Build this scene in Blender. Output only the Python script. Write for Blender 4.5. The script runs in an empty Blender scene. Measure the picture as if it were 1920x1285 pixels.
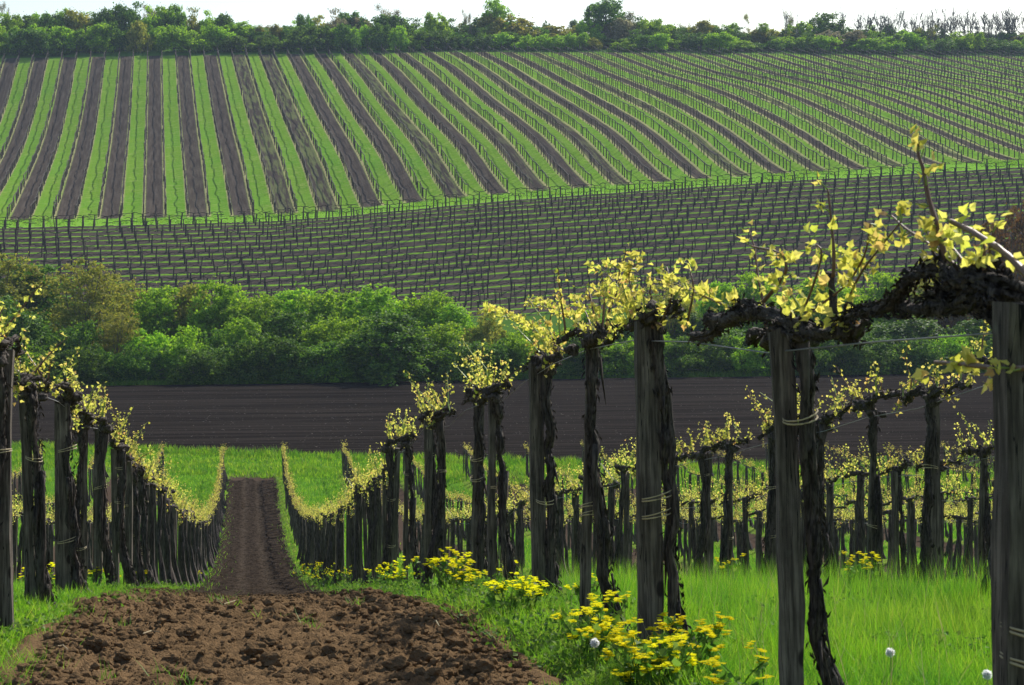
import bpy, math, random
import numpy as np
from math import sin, cos, tan, atan, radians, pi

# ------------------------------------------------------------------ scene, camera, sky, sun
S = bpy.context.scene
COL = S.collection
F = 3500.0            # focal length in pixels of the 1920 px wide photograph
ZC = 14.0             # camera height above datum
cam = bpy.data.cameras.new('camera')
cam.sensor_width = 36.0
cam.lens = F / 1920 * 36
cam.shift_y = -(642.5 - 400) / 1920
cam.clip_start = 0.05
cam.clip_end = 9000
cam.dof.use_dof = True
cam.dof.focus_distance = 24.0
cam.dof.aperture_fstop = 18.0
camo = bpy.data.objects.new('camera', cam)
COL.objects.link(camo)
camo.location = (0, 0, ZC)
camo.rotation_euler = (pi / 2, 0, 0)
S.camera = camo

SUN_AZ, SUN_EL = radians(28), radians(38)     # azimuth measured clockwise from the view direction (+Y)
w = bpy.data.worlds.new('World')
S.world = w
w.use_nodes = True
nt = w.node_tree
sky = nt.nodes.new('ShaderNodeTexSky')
sky.sky_type = 'NISHITA'
sky.sun_disc = False
sky.sun_elevation = SUN_EL
sky.sun_rotation = SUN_AZ
sky.air_density = 1.0
sky.dust_density = 1.2
bg = nt.nodes['Background']
bg.inputs['Strength'].default_value = 0.12
nt.links.new(sky.outputs[0], bg.inputs[0])
sl = bpy.data.lights.new('sun', 'SUN')
sl.energy = 4.6
sl.angle = radians(0.5)
sl.color = (1.0, 0.955, 0.88)
slo = bpy.data.objects.new('sun', sl)
COL.objects.link(slo)
import mathutils
sd = mathutils.Vector((sin(SUN_AZ) * cos(SUN_EL), cos(SUN_AZ) * cos(SUN_EL), sin(SUN_EL)))
slo.rotation_euler = sd.to_track_quat('Z', 'Y').to_euler()
slo.location = (20, 30, 60)
S.view_settings.view_transform = 'Standard'
S.view_settings.look = 'None'
S.view_settings.gamma = 1.0
S.view_settings.exposure = 0.35
S.cycles.max_bounces = 6
S.cycles.diffuse_bounces = 3
S.cycles.transmission_bounces = 4
S.cycles.transparent_max_bounces = 4
S.cycles.volume_bounces = 0
S.cycles.volume_step_rate = 10
S.cycles.sample_clamp_indirect = 6

# ------------------------------------------------------------------ object helpers
def tag(o, label=None, cat=None, group=None, kind=None):
    if label: o['label'] = label
    if cat: o['category'] = cat
    if group: o['group'] = group
    if kind: o['kind'] = kind
    return o

def empty(name, loc, rz=0.0):
    o = bpy.data.objects.new(name, None)
    o.empty_display_size = 0.2
    o.location = loc
    o.rotation_euler = (0, 0, rz)
    COL.objects.link(o)
    return o

class MB:
    """collects vertices and faces, links them as ONE mesh"""
    def __init__(s):
        s.V = []; s.F = {}; s.n = 0
    def add(s, V, faces, mi=0):
        V = np.asarray(V, float).reshape(-1, 3)
        for fa in (faces if isinstance(faces, list) else [faces]):
            fa = np.asarray(fa, int)
            if fa.size: s.F.setdefault((fa.shape[1], mi), []).append(fa + s.n)
        s.V.append(V); s.n += len(V)
        return s
    def merge(s, o, M=None, t=(0, 0, 0), mi=None):
        V = np.concatenate(o.V)
        if M is not None: V = V @ np.asarray(M).T
        V = V + np.asarray(t)
        for (k, m), L in o.F.items():
            s.F.setdefault((k, m if mi is None else mi), []).append(np.concatenate(L) + s.n)
        s.V.append(V); s.n += len(V)
    def mesh(s, name, mats, smooth=False):
        me = bpy.data.meshes.new(name)
        V = np.concatenate(s.V)
        loops = []; starts = []; totals = []; mi = []; p = 0
        for (k, m), L in s.F.items():
            fa = np.concatenate(L)
            loops.append(fa.ravel())
            starts.append(p + np.arange(len(fa)) * k); p += fa.size
            totals.append(np.full(len(fa), k)); mi.append(np.full(len(fa), m))
        loops = np.concatenate(loops).astype(np.int32); starts = np.concatenate(starts).astype(np.int32)
        totals = np.concatenate(totals).astype(np.int32); mi = np.concatenate(mi).astype(np.int32)
        me.vertices.add(len(V)); me.vertices.foreach_set('co', V.astype(np.float32).ravel())
        me.loops.add(len(loops)); me.loops.foreach_set('vertex_index', loops)
        me.polygons.add(len(starts)); me.polygons.foreach_set('loop_start', starts)
        me.polygons.foreach_set('loop_total', totals)
        for m in (mats if isinstance(mats, (list, tuple)) else [mats]): me.materials.append(m)
        me.polygons.foreach_set('material_index', mi)
        me.polygons.foreach_set('use_smooth', np.full(len(starts), bool(smooth)))
        me.update(calc_edges=True)
        me.validate()
        return me
    def build(s, name, mats, parent=None, smooth=False, loc=None):
        return link(name, s.mesh(name, mats, smooth), parent, loc)

def link(name, me, parent=None, loc=None, rot=None, scale=None):
    o = bpy.data.objects.new(name, me)
    COL.objects.link(o)
    if parent: o.parent = parent
    if loc is not None: o.location = loc
    if rot is not None: o.rotation_euler = rot
    if scale is not None: o.scale = scale
    return o

def tube(mb, pts, rad, n=6, rng=None, bump=0.0, mi=0, cap=True, sy=1.0, twist=0.0):
    """tapered, knobbly tube along a polyline"""
    pts = np.asarray(pts, float); m = len(pts)
    rad = np.broadcast_to(np.asarray(rad, float), (m,))
    T = np.gradient(pts, axis=0); T /= np.linalg.norm(T, axis=1)[:, None] + 1e-9
    ref = np.array([1.0, 0, 0]) if abs(T[:, 0]).mean() < .8 else np.array([0, 1.0, 0])
    A = ref - (T @ ref)[:, None] * T; A /= np.linalg.norm(A, axis=1)[:, None] + 1e-9
    B = np.cross(T, A)
    ang = np.arange(n) * 2 * pi / n
    R = np.ones((m, n))
    if rng is not None and bump:
        ridge = rng.normal(0, bump, n)
        R += ridge[None] * (0.6 + 0.4 * np.sin(np.arange(m) * 0.9)[:, None]) + rng.normal(0, bump * .6, (m, n))
    a = ang[None] + twist * np.arange(m)[:, None]
    V = pts[:, None] + (R * rad[:, None])[..., None] * (np.cos(a)[..., None] * A[:, None] + sy * np.sin(a)[..., None] * B[:, None])
    i = np.arange(m - 1)[:, None] * n; j = np.arange(n)[None]; j2 = (j + 1) % n
    Q = np.stack([i + j, i + j2, i + n + j2, i + n + j], -1).reshape(-1, 4)
    fs = [Q]
    if cap:
        fs += [np.arange(n)[None, ::-1], (np.arange(n) + (m - 1) * n)[None]]
    mb.add(V.reshape(-1, 3), fs, mi)

def smoothpath(pts, k=4):
    """Catmull-Rom refinement of a polyline"""
    p = np.asarray(pts, float)
    q = np.vstack([2 * p[0] - p[1], p, 2 * p[-1] - p[-2]])
    out = []
    for i in range(1, len(q) - 2):
        for s in range(k):
            t = s / k
            out.append(0.5 * ((2 * q[i]) + (-q[i - 1] + q[i + 1]) * t + (2 * q[i - 1] - 5 * q[i] + 4 * q[i + 1] - q[i + 2]) * t * t + (-q[i - 1] + 3 * q[i] - 3 * q[i + 1] + q[i + 2]) * t ** 3))
    out.append(q[-2])
    return np.array(out)

# leaf templates: base at origin, tip along +y, folded along the midrib
LEAF_T = np.array([[0, 0, 0], [-.40, .04, .06], [-.46, .48, .2], [-.22, .60, .02], [0, 1, -.28], [.22, .62, .04], [.48, .5, .14], [.38, .08, .1]])
LEAF_F = [np.array([[0, 3, 2, 1], [0, 7, 6, 5]]), np.array([[0, 4, 3], [0, 5, 4]])]
DIA_T = np.array([[0, 0, 0], [-.42, .45, .12], [0, 1, -.1], [.42, .55, .12]])
DIA_F = [np.array([[0, 2, 1], [0, 3, 2]])]

def scatter(mb, P, D, Nn, size, T=DIA_T, FF=DIA_F, mi=0):
    """copies of a template at P with tip direction D and rough normal Nn"""
    P = np.asarray(P, float); n = len(P)
    if n == 0: return
    D = D / (np.linalg.norm(D, axis=1)[:, None] + 1e-9)
    X = np.cross(D, Nn); X /= np.linalg.norm(X, axis=1)[:, None] + 1e-9
    Z = np.cross(X, D)
    s = np.broadcast_to(np.asarray(size, float), (n,))[:, None, None]
    V = P[:, None] + s * (T[None, :, :1] * X[:, None] + T[None, :, 1:2] * D[:, None] + T[None, :, 2:] * Z[:, None])
    k = len(T)
    off = (np.arange(n) * k)[:, None, None]
    mb.add(V.reshape(-1, 3), [(f[None] + off).reshape(-1, f.shape[1]) for f in FF], mi)

def gnarl(mb, P, rad, rng, ns=6, n=6, mi=0):
    """a bundle of knobbly strands wound round a path: old vine wood"""
    P = np.asarray(P, float); m = len(P); rad = np.broadcast_to(np.asarray(rad, float), (m,))
    T = np.gradient(P, axis=0); T /= np.linalg.norm(T, axis=1)[:, None] + 1e-9
    A = np.cross(T, [.31, .9, .3]); A /= np.linalg.norm(A, axis=1)[:, None] + 1e-9; B = np.cross(T, A)
    s = np.arange(m)
    for i in range(ns):
        a = i * 2 * pi / ns + rng.normal(0, .4) + s * rng.uniform(-.12, .25) + .5 * np.sin(s * rng.uniform(.2, .5) + i)
        o = rad * rng.uniform(.35, .68) * (1 + .2 * rng.normal(0, 1, m))
        Q = P + o[:, None] * (np.cos(a)[:, None] * A + np.sin(a)[:, None] * B)
        w_ = rad * rng.uniform(.38, .6) * (1 + .25 * np.sin(s * rng.uniform(.5, 1.1) + i * 2) + rng.normal(0, .12, m)).clip(.4)
        tube(mb, Q, w_, n, rng, .14, mi=mi, twist=.15)
    if rad.mean() > .012:
        k = int(m * ns * 1.6); j = rng.integers(0, m, k); v = rdir(rng, k); v -= (v * T[j]).sum(1)[:, None] * T[j]
        scatter(mb, P[j] + v * rad[j][:, None] * 1.02, T[j] * rng.choice([-1, 1], k)[:, None] + v * .5 + rdir(rng, k) * .35, v, rng.uniform(.015, .05, k), DIA_T * [.22, 1, 1], DIA_F, mi)

def rdir(rng, n, up=0.0):
    v = rng.normal(0, 1, (n, 3)); v[:, 2] += up
    return v / np.linalg.norm(v, axis=1)[:, None]

# ------------------------------------------------------------------ numpy noise
_rng0 = np.random.default_rng(7)
_NT = _rng0.random((256, 256))
def vnoise(x, y):
    xi = np.floor(x).astype(int); yi = np.floor(y).astype(int)
    fx = x - xi; fy = y - yi
    fx = fx * fx * (3 - 2 * fx); fy = fy * fy * (3 - 2 * fy)
    g = lambda a, b: _NT[a & 255, b & 255]
    return (g(xi, yi) * (1 - fx) + g(xi + 1, yi) * fx) * (1 - fy) + (g(xi, yi + 1) * (1 - fx) + g(xi + 1, yi + 1) * fx) * fy - .5
def fbm(x, y, o=4):
    s = 0; a = 1
    for i in range(o):
        s = s + a * vnoise(x + 17.3 * i, y - 9.1 * i); x = x * 2.03; y = y * 2.03; a *= .5
    return s

# ------------------------------------------------------------------ terrain
def pchip(x, y, xq):
    x = np.asarray(x, float); y = np.asarray(y, float); h = np.diff(x); dl = np.diff(y) / h
    m = np.zeros(len(x)); m[0] = dl[0]; m[-1] = dl[-1]
    for i in range(1, len(x) - 1):
        m[i] = 0 if dl[i - 1] * dl[i] <= 0 else 2 * dl[i - 1] * dl[i] / (dl[i - 1] + dl[i])
    xq = np.clip(np.asarray(xq, float), x[0], x[-1])
    k = np.clip(np.searchsorted(x, xq, 'right') - 1, 0, len(x) - 2)
    t = (xq - x[k]) / h[k]
    return (1 + 2 * t) * (1 - t) ** 2 * y[k] + t * (1 - t) ** 2 * h[k] * m[k] + t * t * (3 - 2 * t) * y[k + 1] + t * t * (t - 1) * h[k] * m[k + 1]

A1 = atan((465 - 960) / F)       # direction of the near rows
A2 = atan((291 - 960) / F)       # direction of the hill rows
def near_xy(X, Y):               # near-row coordinates (across, along) -> world
    return X * cos(A1) + Y * sin(A1), -X * sin(A1) + Y * cos(A1)
def near_inv(u, d):
    return u * cos(A1) - d * sin(A1), u * sin(A1) + d * cos(A1)
def hill_xy(c, e):
    return c * cos(A2) + e * sin(A2), -c * sin(A2) + e * cos(A2)
def hill_inv(u, d):
    return u * cos(A2) - d * sin(A2), u * sin(A2) + d * cos(A2)

ND = [-30, 0, 3.9, 5.4, 7.4, 9.9, 11.7, 13, 15.7, 18.2, 23, 28.4, 36, 41, 54, 68, 76, 90, 96, 120, 150]
NZ = [-.6, -1.32, -1.48, -1.62, -1.83, -2.12, -2.444, -2.69, -3.227, -3.72, -4.675, -5.74, -7.21, -8.08, -10.0, -11.4, -11.8, -12.0, -12.05, -12.4, -12.45]
_nd = np.linspace(-30, 150, 3601); _nz = pchip(ND, NZ, _nd)
COLX = [0, 480, 960, 1440, 1920]
FE = [186, 226, 233, 262, 300, 338, 371, 392, 430]
FY = {0: [612, 430, 415, 355, 287, 202, 112, 84, 56],
      480: [605, 418, 406, 314, 228, 154, 104, 78, 52],
      960: [575, 378, 364, 266, 188, 130, 99, 82, 66],
      1440: [545, 345, 330, 238, 167, 133, 102, 84, 70],
      1920: [520, 316, 302, 238, 174, 138, 107, 86, 72]}
_eg = np.arange(120, 1601, 1.0)
_cols = []
for X in COLX:
    t = (X - 960) / F
    zs = [(400 - y) * (e / (cos(A2) + t * sin(A2))) / F for e, y in zip(FE, FY[X])]
    _cols.append(pchip([120, 150, 168] + FE + [470, 600, 1600], [-12.45, -12.45, -12.0] + zs + [zs[-1] + 1.2, zs[-1] + 1.0, zs[-1] - 4], _eg))
_cols = np.array(_cols)                       # 5 x ne
_xg = np.linspace(0, 1920, 97)
_HG = np.array([pchip(COLX, _cols[:, i], _xg) for i in range(len(_eg))])   # ne x 97
def H(u, d):
    """ground height"""
    u = np.asarray(u, float); d = np.asarray(d, float)
    zn = np.interp(d, _nd, _nz)
    c, e = hill_inv(u, d)
    X = np.clip(960 + F * u / np.maximum(d, 1), 0, 1920) / 20
    xi = np.clip(X.astype(int), 0, 95); fx = X - xi
    E = np.clip(e - 120, 0, len(_eg) - 1.001); ei = E.astype(int); fe = E - ei
    zf = (_HG[ei, xi] * (1 - fx) + _HG[ei, xi + 1] * fx) * (1 - fe) + (_HG[ei + 1, xi] * (1 - fx) + _HG[ei + 1, xi + 1] * fx) * fe
    return ZC + np.where(d < 141, zn, zf)
def Hs(u, d): return float(H(np.array([u]), np.array([d]))[0])
def pix(x, y, d):
    return np.array([(x - 960) / F * d, d, ZC - (y - 400) / F * d])

SP = 2.7
ROWX = {k: (1.56 + (k - 1) * SP if k > 0 else -1.12 + (k + 1) * SP) for k in list(range(1, 15)) + list(range(-6, 0))}
def micro(X, Y):
    """berm under the rows, hollow in the tilled lanes"""
    k = (X - .22) / SP
    r = np.abs(k - np.round(k)) * SP         # distance from the lane centre
    lane = np.round(k).astype(int)
    soil = (lane % 2 == 0)
    prof = np.clip((1.02 - r) / .18, 0, 1)
    z = np.where(soil, -.06 * prof, .0)
    z = z + np.where(X < 0, .03, .07) * np.exp(-((r - 1.35) / .2) ** 2)
    return z
def Hn(u, d):
    X, Y = near_inv(np.asarray(u, float), np.asarray(d, float))
    return H(u, d) + micro(X, Y) * np.clip((95 - d) / 8, 0, 1) + .02 * fbm(X * 1.7, Y * 1.7, 3)

# ------------------------------------------------------------------ node helpers
class NT:
    def __init__(s, name):
        s.m = bpy.data.materials.new(name); s.m.use_nodes = True
        s.t = s.m.node_tree; s.t.nodes.clear()
        s.out = s.t.nodes.new('ShaderNodeOutputMaterial')
    def n(s, ty, **kw):
        nd = s.t.nodes.new(ty)
        for k, v in kw.items(): setattr(nd, k, v)
        return nd
    def put(s, sock, v):
        if isinstance(v, bpy.types.NodeSocket): s.t.links.new(v, sock)
        elif v is not None:
            if isinstance(v, (tuple, list)) and len(v) == 3 and sock.type == 'RGBA': v = (*v, 1)
            sock.default_value = v
    def math(s, op, a, b=None, c=None, clamp=False):
        nd = s.n('ShaderNodeMath', operation=op, use_clamp=clamp)
        for i, v in enumerate((a, b, c)):
            if v is not None: s.put(nd.inputs[i], v)
        return nd.outputs[0]
    def obj(s):
        return s.n('ShaderNodeTexCoord').outputs['Object']
    def sep(s, v):
        nd = s.n('ShaderNodeSeparateXYZ'); s.put(nd.inputs[0], v); return nd.outputs
    def comb(s, x, y, z):
        nd = s.n('ShaderNodeCombineXYZ')
        for i, v in enumerate((x, y, z)): s.put(nd.inputs[i], v)
        return nd.outputs[0]
    def scale(s, v, sc):
        nd = s.n('ShaderNodeVectorMath', operation='MULTIPLY'); s.put(nd.inputs[0], v); nd.inputs[1].default_value = sc; return nd.outputs[0]
    def noise(s, v, sc, det=4, rough=.55):
        nd = s.n('ShaderNodeTexNoise'); s.put(nd.inputs['Vector'], v)
        nd.inputs['Scale'].default_value = sc; nd.inputs['Detail'].default_value = det; nd.inputs['Roughness'].default_value = rough
        return nd.outputs[0]
    def voro(s, v, sc, feat='F1'):
        nd = s.n('ShaderNodeTexVoronoi', feature=feat); s.put(nd.inputs['Vector'], v); nd.inputs['Scale'].default_value = sc
        return nd.outputs['Distance']
    def step(s, v, a, b):
        nd = s.n('ShaderNodeMapRange', interpolation_type='SMOOTHSTEP'); s.put(nd.inputs[0], v)
        s.put(nd.inputs[1], a); s.put(nd.inputs[2], b); return nd.outputs[0]
    def mix(s, f, a, b):
        nd = s.n('ShaderNodeMix', data_type='RGBA'); s.put(nd.inputs[0], f); s.put(nd.inputs[6], a); s.put(nd.inputs[7], b)
        return nd.outputs[2]
    def ramp(s, f, stops):
        nd = s.n('ShaderNodeValToRGB'); s.put(nd.inputs[0], f)
        cr = nd.color_ramp
        while len(cr.elements) < len(stops): cr.elements.new(.5)
        for e, (p, c) in zip(cr.elements, stops): e.position = p; e.color = (*c, 1)
        return nd.outputs[0]
    def bump(s, h, st=.5, dist=.02):
        nd = s.n('ShaderNodeBump'); s.put(nd.inputs['Height'], h); nd.inputs['Strength'].default_value = st; nd.inputs['Distance'].default_value = dist
        return nd.outputs[0]
    def island(s):
        return s.n('ShaderNodeNewGeometry').outputs['Random Per Island']
    def orand(s):
        return s.n('ShaderNodeObjectInfo').outputs['Random']
    def principled(s, col, rough=.9, nrm=None, spec=.2):
        p = s.n('ShaderNodeBsdfPrincipled'); s.put(p.inputs['Base Color'], col); s.put(p.inputs['Roughness'], rough)
        p.inputs['Specular IOR Level'].default_value = spec
        if nrm is not None: s.put(p.inputs['Normal'], nrm)
        return p.outputs[0]
    def finish(s, sh):
        s.t.links.new(sh, s.out.inputs[0]); return s.m

def leaf_mat(name, stops, trans=.5, tint=(1.15, 1.1, .55), rough=.6, spec=.15, objvar=.15, patch=None):
    """thin leaf: reflects and lets light through; colour varies leaf by leaf and plant by plant"""
    m = NT(name)
    c = m.ramp(m.island(), stops)
    if patch:
        o = m.obj(); c = m.mix(m.math('MULTIPLY', m.step(m.noise(o, 1.6, 4, .65), .42, .62), .8), c, patch)
        c = m.mix(m.math('MULTIPLY', m.step(m.noise(o, .5, 3, .6), .5, .7), .4), c, (.3, .4, .08))
    hsv = m.n('ShaderNodeHueSaturation'); m.put(hsv.inputs['Color'], c)
    m.put(hsv.inputs['Value'], m.math('MULTIPLY_ADD', m.orand(), objvar * 2, 1 - objvar))
    m.put(hsv.inputs['Hue'], m.math('MULTIPLY_ADD', m.orand(), .02, .492))
    c = hsv.outputs[0]
    p = m.principled(c, rough, None, spec)
    t = m.n('ShaderNodeBsdfTranslucent')
    tc = m.n('ShaderNodeMix', data_type='RGBA', blend_type='MULTIPLY'); tc.inputs[0].default_value = 1
    m.put(tc.inputs[6], c); m.put(tc.inputs[7], (*tint, 1))
    m.put(t.inputs[0], tc.outputs[2])
    mx = m.n('ShaderNodeMixShader'); mx.inputs[0].default_value = trans
    m.t.links.new(p, mx.inputs[1]); m.t.links.new(t.outputs[0], mx.inputs[2])
    return m.finish(mx.outputs[0])

def bark_mat(name, dark, light, sx=60, sz=7, bumpd=.006, mossy=None):
    m = NT(name); o = m.obj()
    v = m.scale(o, (1, 1, sz / sx))
    n1 = m.noise(v, sx, 5, .65); n2 = m.noise(o, 6, 3); n3 = m.noise(o, 240, 2)
    c = m.mix(m.step(n1, .35, .68), dark, light)
    c = m.mix(m.math('MULTIPLY', m.step(n2, .35, .7), .5), c, tuple(x * .55 for x in dark))
    if mossy: c = m.mix(m.step(n2, .6, .75), c, mossy)
    if mossy:
        cr = m.noise(m.scale(o, (1, 1, .035)), 34, 3, .5)
        c = m.mix(m.step(m.math('ABSOLUTE', m.math('SUBTRACT', cr, .5)), .012, .003), c, (.012, .01, .009))
        kn = m.voro(m.scale(o, (1, 1, .6)), 7); c = m.mix(m.step(kn, .16, .09), c, (.03, .022, .018))
    h = m.math('ADD', n1, m.math('MULTIPLY', n3, .25))
    return m.finish(m.principled(c, .85, m.bump(h, .9, bumpd), .25))

def simple_mat(name, col, rough=.7, var=.3, sc=30, spec=.3):
    m = NT(name); n = m.noise(m.obj(), sc, 4)
    c = m.mix(n, tuple(x * (1 - var) for x in col), tuple(min(1, x * (1 + var)) for x in col))
    return m.finish(m.principled(c, rough, m.bump(n, .3, .003), spec))

M = {}
M['bark'] = bark_mat('vine_bark', (.022, .016, .013), (.14, .112, .09), 90, 9, .012)
M['stake'] = bark_mat('weathered_wood', (.055, .043, .033), (.22, .18, .14), 70, 4, .006, (.21, .215, .16))
M['cane'] = simple_mat('cane', (.16, .085, .045), .5)
M['greencane'] = simple_mat('green_shoot', (.25, .33, .07), .5)
M['tie'] = simple_mat('straw_tie', (.45, .36, .2), .7)
M['wire'] = simple_mat('wire', (.2, .2, .2), .45, .2, 30, .6)
M['vleaf'] = leaf_mat('young_vine_leaf', [(0, (.48, .52, .10)), (.45, (.68, .65, .18)), (.85, (.78, .72, .27)), (.95, (.7, .5, .22)), (1, (.62, .34, .18))], .6, (1.1, 1.05, .62))
M['grass'] = leaf_mat('grass_blade', [(0, (.11, .25, .02)), (.5, (.20, .40, .04)), (.9, (.31, .47, .06)), (1, (.42, .4, .14))], .55, (1.15, 1.15, .45), .5, .2, patch=(.07, .22, .035))
M['weed'] = leaf_mat('weed_leaf', [(0, (.07, .16, .03)), (.6, (.13, .25, .05)), (1, (.22, .3, .1))], .5, (1.1, 1.1, .5))
M['flower'] = leaf_mat('yellow_petal', [(0, (.9, .8, .02)), (1, (.98, .92, .03))], .5, (1, 1, .4), .7, .02)
M['dry'] = leaf_mat('dry_straw', [(0, (.35, .28, .15)), (1, (.55, .47, .3))], .3, (1, .9, .7))
M['fluff'] = leaf_mat('seed_fluff', [(0, (.85, .85, .83)), (1, (.95, .95, .92))], .7, (1, 1, 1))
M['leafA'] = leaf_mat('bright_bush_leaf', [(0, (.12, .24, .02)), (.5, (.27, .46, .035)), (1, (.46, .62, .08))], .5, (1.1, 1.15, .4))
M['leafB'] = leaf_mat('dark_bush_leaf', [(0, (.04, .10, .016)), (.6, (.11, .21, .03)), (1, (.24, .36, .05))], .4, (1.1, 1.15, .5))
M['leafC'] = leaf_mat('olive_tree_leaf', [(0, (.18, .22, .04)), (.6, (.33, .36, .07)), (1, (.46, .40, .12))], .5, (1.1, 1.05, .5))
M['leafD'] = leaf_mat('russet_tree_leaf', [(0, (.12, .07, .03)), (.6, (.24, .12, .04)), (.85, (.2, .17, .05)), (1, (.33, .16, .05))], .4, (1.1, 1.0, .6))
M['leafE'] = leaf_mat('pinkish_blossom_leaf', [(0, (.2, .2, .1)), (.6, (.32, .29, .16)), (1, (.44, .38, .25))], .4, (1, 1, .8))
M['farwood'] = simple_mat('grey_trunk_bark', (.17, .145, .12), .9, .3, 3)

def soil_stuff(m, near=True):
    o = m.obj(); s = m.sep(o)
    return o, s

def mat_lane():
    """tilled lane: brown dry crumbs near the camera, darker damp soil further down"""
    m = NT('tilled_soil'); o = m.obj(); s = m.sep(o)
    n1 = m.noise(o, 3.0, 6, .6); n2 = m.noise(o, 38, 5, .65); n3 = m.noise(o, 160, 3)
    dryc = m.mix(n1, (.085, .052, .027), (.26, .168, .088))
    n4 = m.noise(o, 7, 4, .7)
    damp = m.mix(m.step(n4, .35, .65), (.014, .0105, .008), (.056, .043, .032))
    f = m.step(m.math('ADD', s[1], m.math('MULTIPLY', n1, 3)), 11.5, 26)
    c = m.mix(f, dryc, damp)
    X = m.math('SUBTRACT', m.math('MULTIPLY', s[0], cos(A1)), m.math('MULTIPLY', s[1], sin(A1)))
    tr = m.math('ABSOLUTE', m.math('SUBTRACT', X, .16))
    trk = m.math('MULTIPLY', m.step(n4, .35, .62), m.math('MULTIPLY', m.step(m.math('ABSOLUTE', m.math('SUBTRACT', tr, .28)), .22, .04), m.step(s[1], 18, 28)))
    c = m.mix(m.math('MULTIPLY', trk, .55), c, (.085, .066, .048))
    c = m.mix(m.math('MULTIPLY', m.step(n2, .55, .72), .5), c, (.055, .034, .024))
    c = m.mix(m.step(n3, .70, .76), c, (.26, .2, .14))
    h = m.math('ADD', m.math('MULTIPLY', n2, 1.0), m.math('MULTIPLY', n3, .4))
    return m.finish(m.principled(c, .95, m.bump(h, 1.0, .02), 0.0))
M['lane'] = mat_lane()

def mat_near():
    m = NT('vineyard_floor'); o = m.obj(); s = m.sep(o)
    X = m.math('SUBTRACT', m.math('MULTIPLY', s[0], cos(A1)), m.math('MULTIPLY', s[1], sin(A1)))
    n1 = m.noise(o, 1.2, 5, .6); n2 = m.noise(o, 14, 5, .7); n3 = m.noise(o, 70, 3)
    k = m.math('DIVIDE', m.math('SUBTRACT', X, .22), SP * 2)
    fr = m.math('ABSOLUTE', m.math('SUBTRACT', k, m.math('ROUND', k)))        # 0 on soil lane centre .. .5 on grass lane centre
    r = m.math('MULTIPLY', fr, SP * 2)
    rr = m.math('ADD', r, m.math('MULTIPLY', m.math('SUBTRACT', n2, .5), .5))
    soil = m.math('MULTIPLY', m.step(rr, 1.12, .95), m.step(s[1], 88, 84))
    berm = m.math('MULTIPLY', m.step(m.math('ABSOLUTE', m.math('SUBTRACT', r, 1.35)), .42, .18), m.step(s[1], 88, 84))
    g = m.mix(n1, (.06, .15, .015), (.11, .25, .025))
    g = m.mix(m.step(n2, .5, .75), g, (.15, .28, .04))
    sc = m.mix(n2, (.05, .036, .027), (.11, .078, .056))
    bc = m.mix(m.step(n2, .4, .62), (.13, .16, .035), (.27, .34, .06))
    c = m.mix(m.math('MULTIPLY', berm, .75), g, bc)
    c = m.mix(soil, c, sc)
    return m.finish(m.principled(c, .95, m.bump(m.math('ADD', n2, n3), .8, .03), 0.0))
M['near'] = mat_near()

def mat_field():
    """bare harrowed field with fine drill lines running across"""
    m = NT('bare_field_soil'); o = m.obj(); s = m.sep(o)
    n1 = m.noise(o, .12, 4); n2 = m.noise(o, 3.5, 6, .7); n3 = m.noise(o, 14, 4, .7)
    e = m.math('ADD', m.math('MULTIPLY', s[0], -.12), s[1])
    st = m.noise(m.comb(m.math('MULTIPLY', s[0], .02), m.math('MULTIPLY', e, 1.0), 0), 1.5, 5, .8)
    c = m.mix(m.step(st, .42, .6), (.014, .0115, .010), (.046, .038, .032))
    c = m.mix(m.math('MULTIPLY', n1, .35), c, (.050, .041, .035))
    n5 = m.noise(o, 5.5, 2, .5)
    c = m.mix(m.step(n5, .715, .74), c, (.34, .31, .27))
    return m.finish(m.principled(c, .95, m.bump(m.math('ADD', m.math('ADD', n2, n3), m.math('MULTIPLY', st, 2)), 1.0, .12), 0.0))
M['field'] = mat_field()

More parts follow.
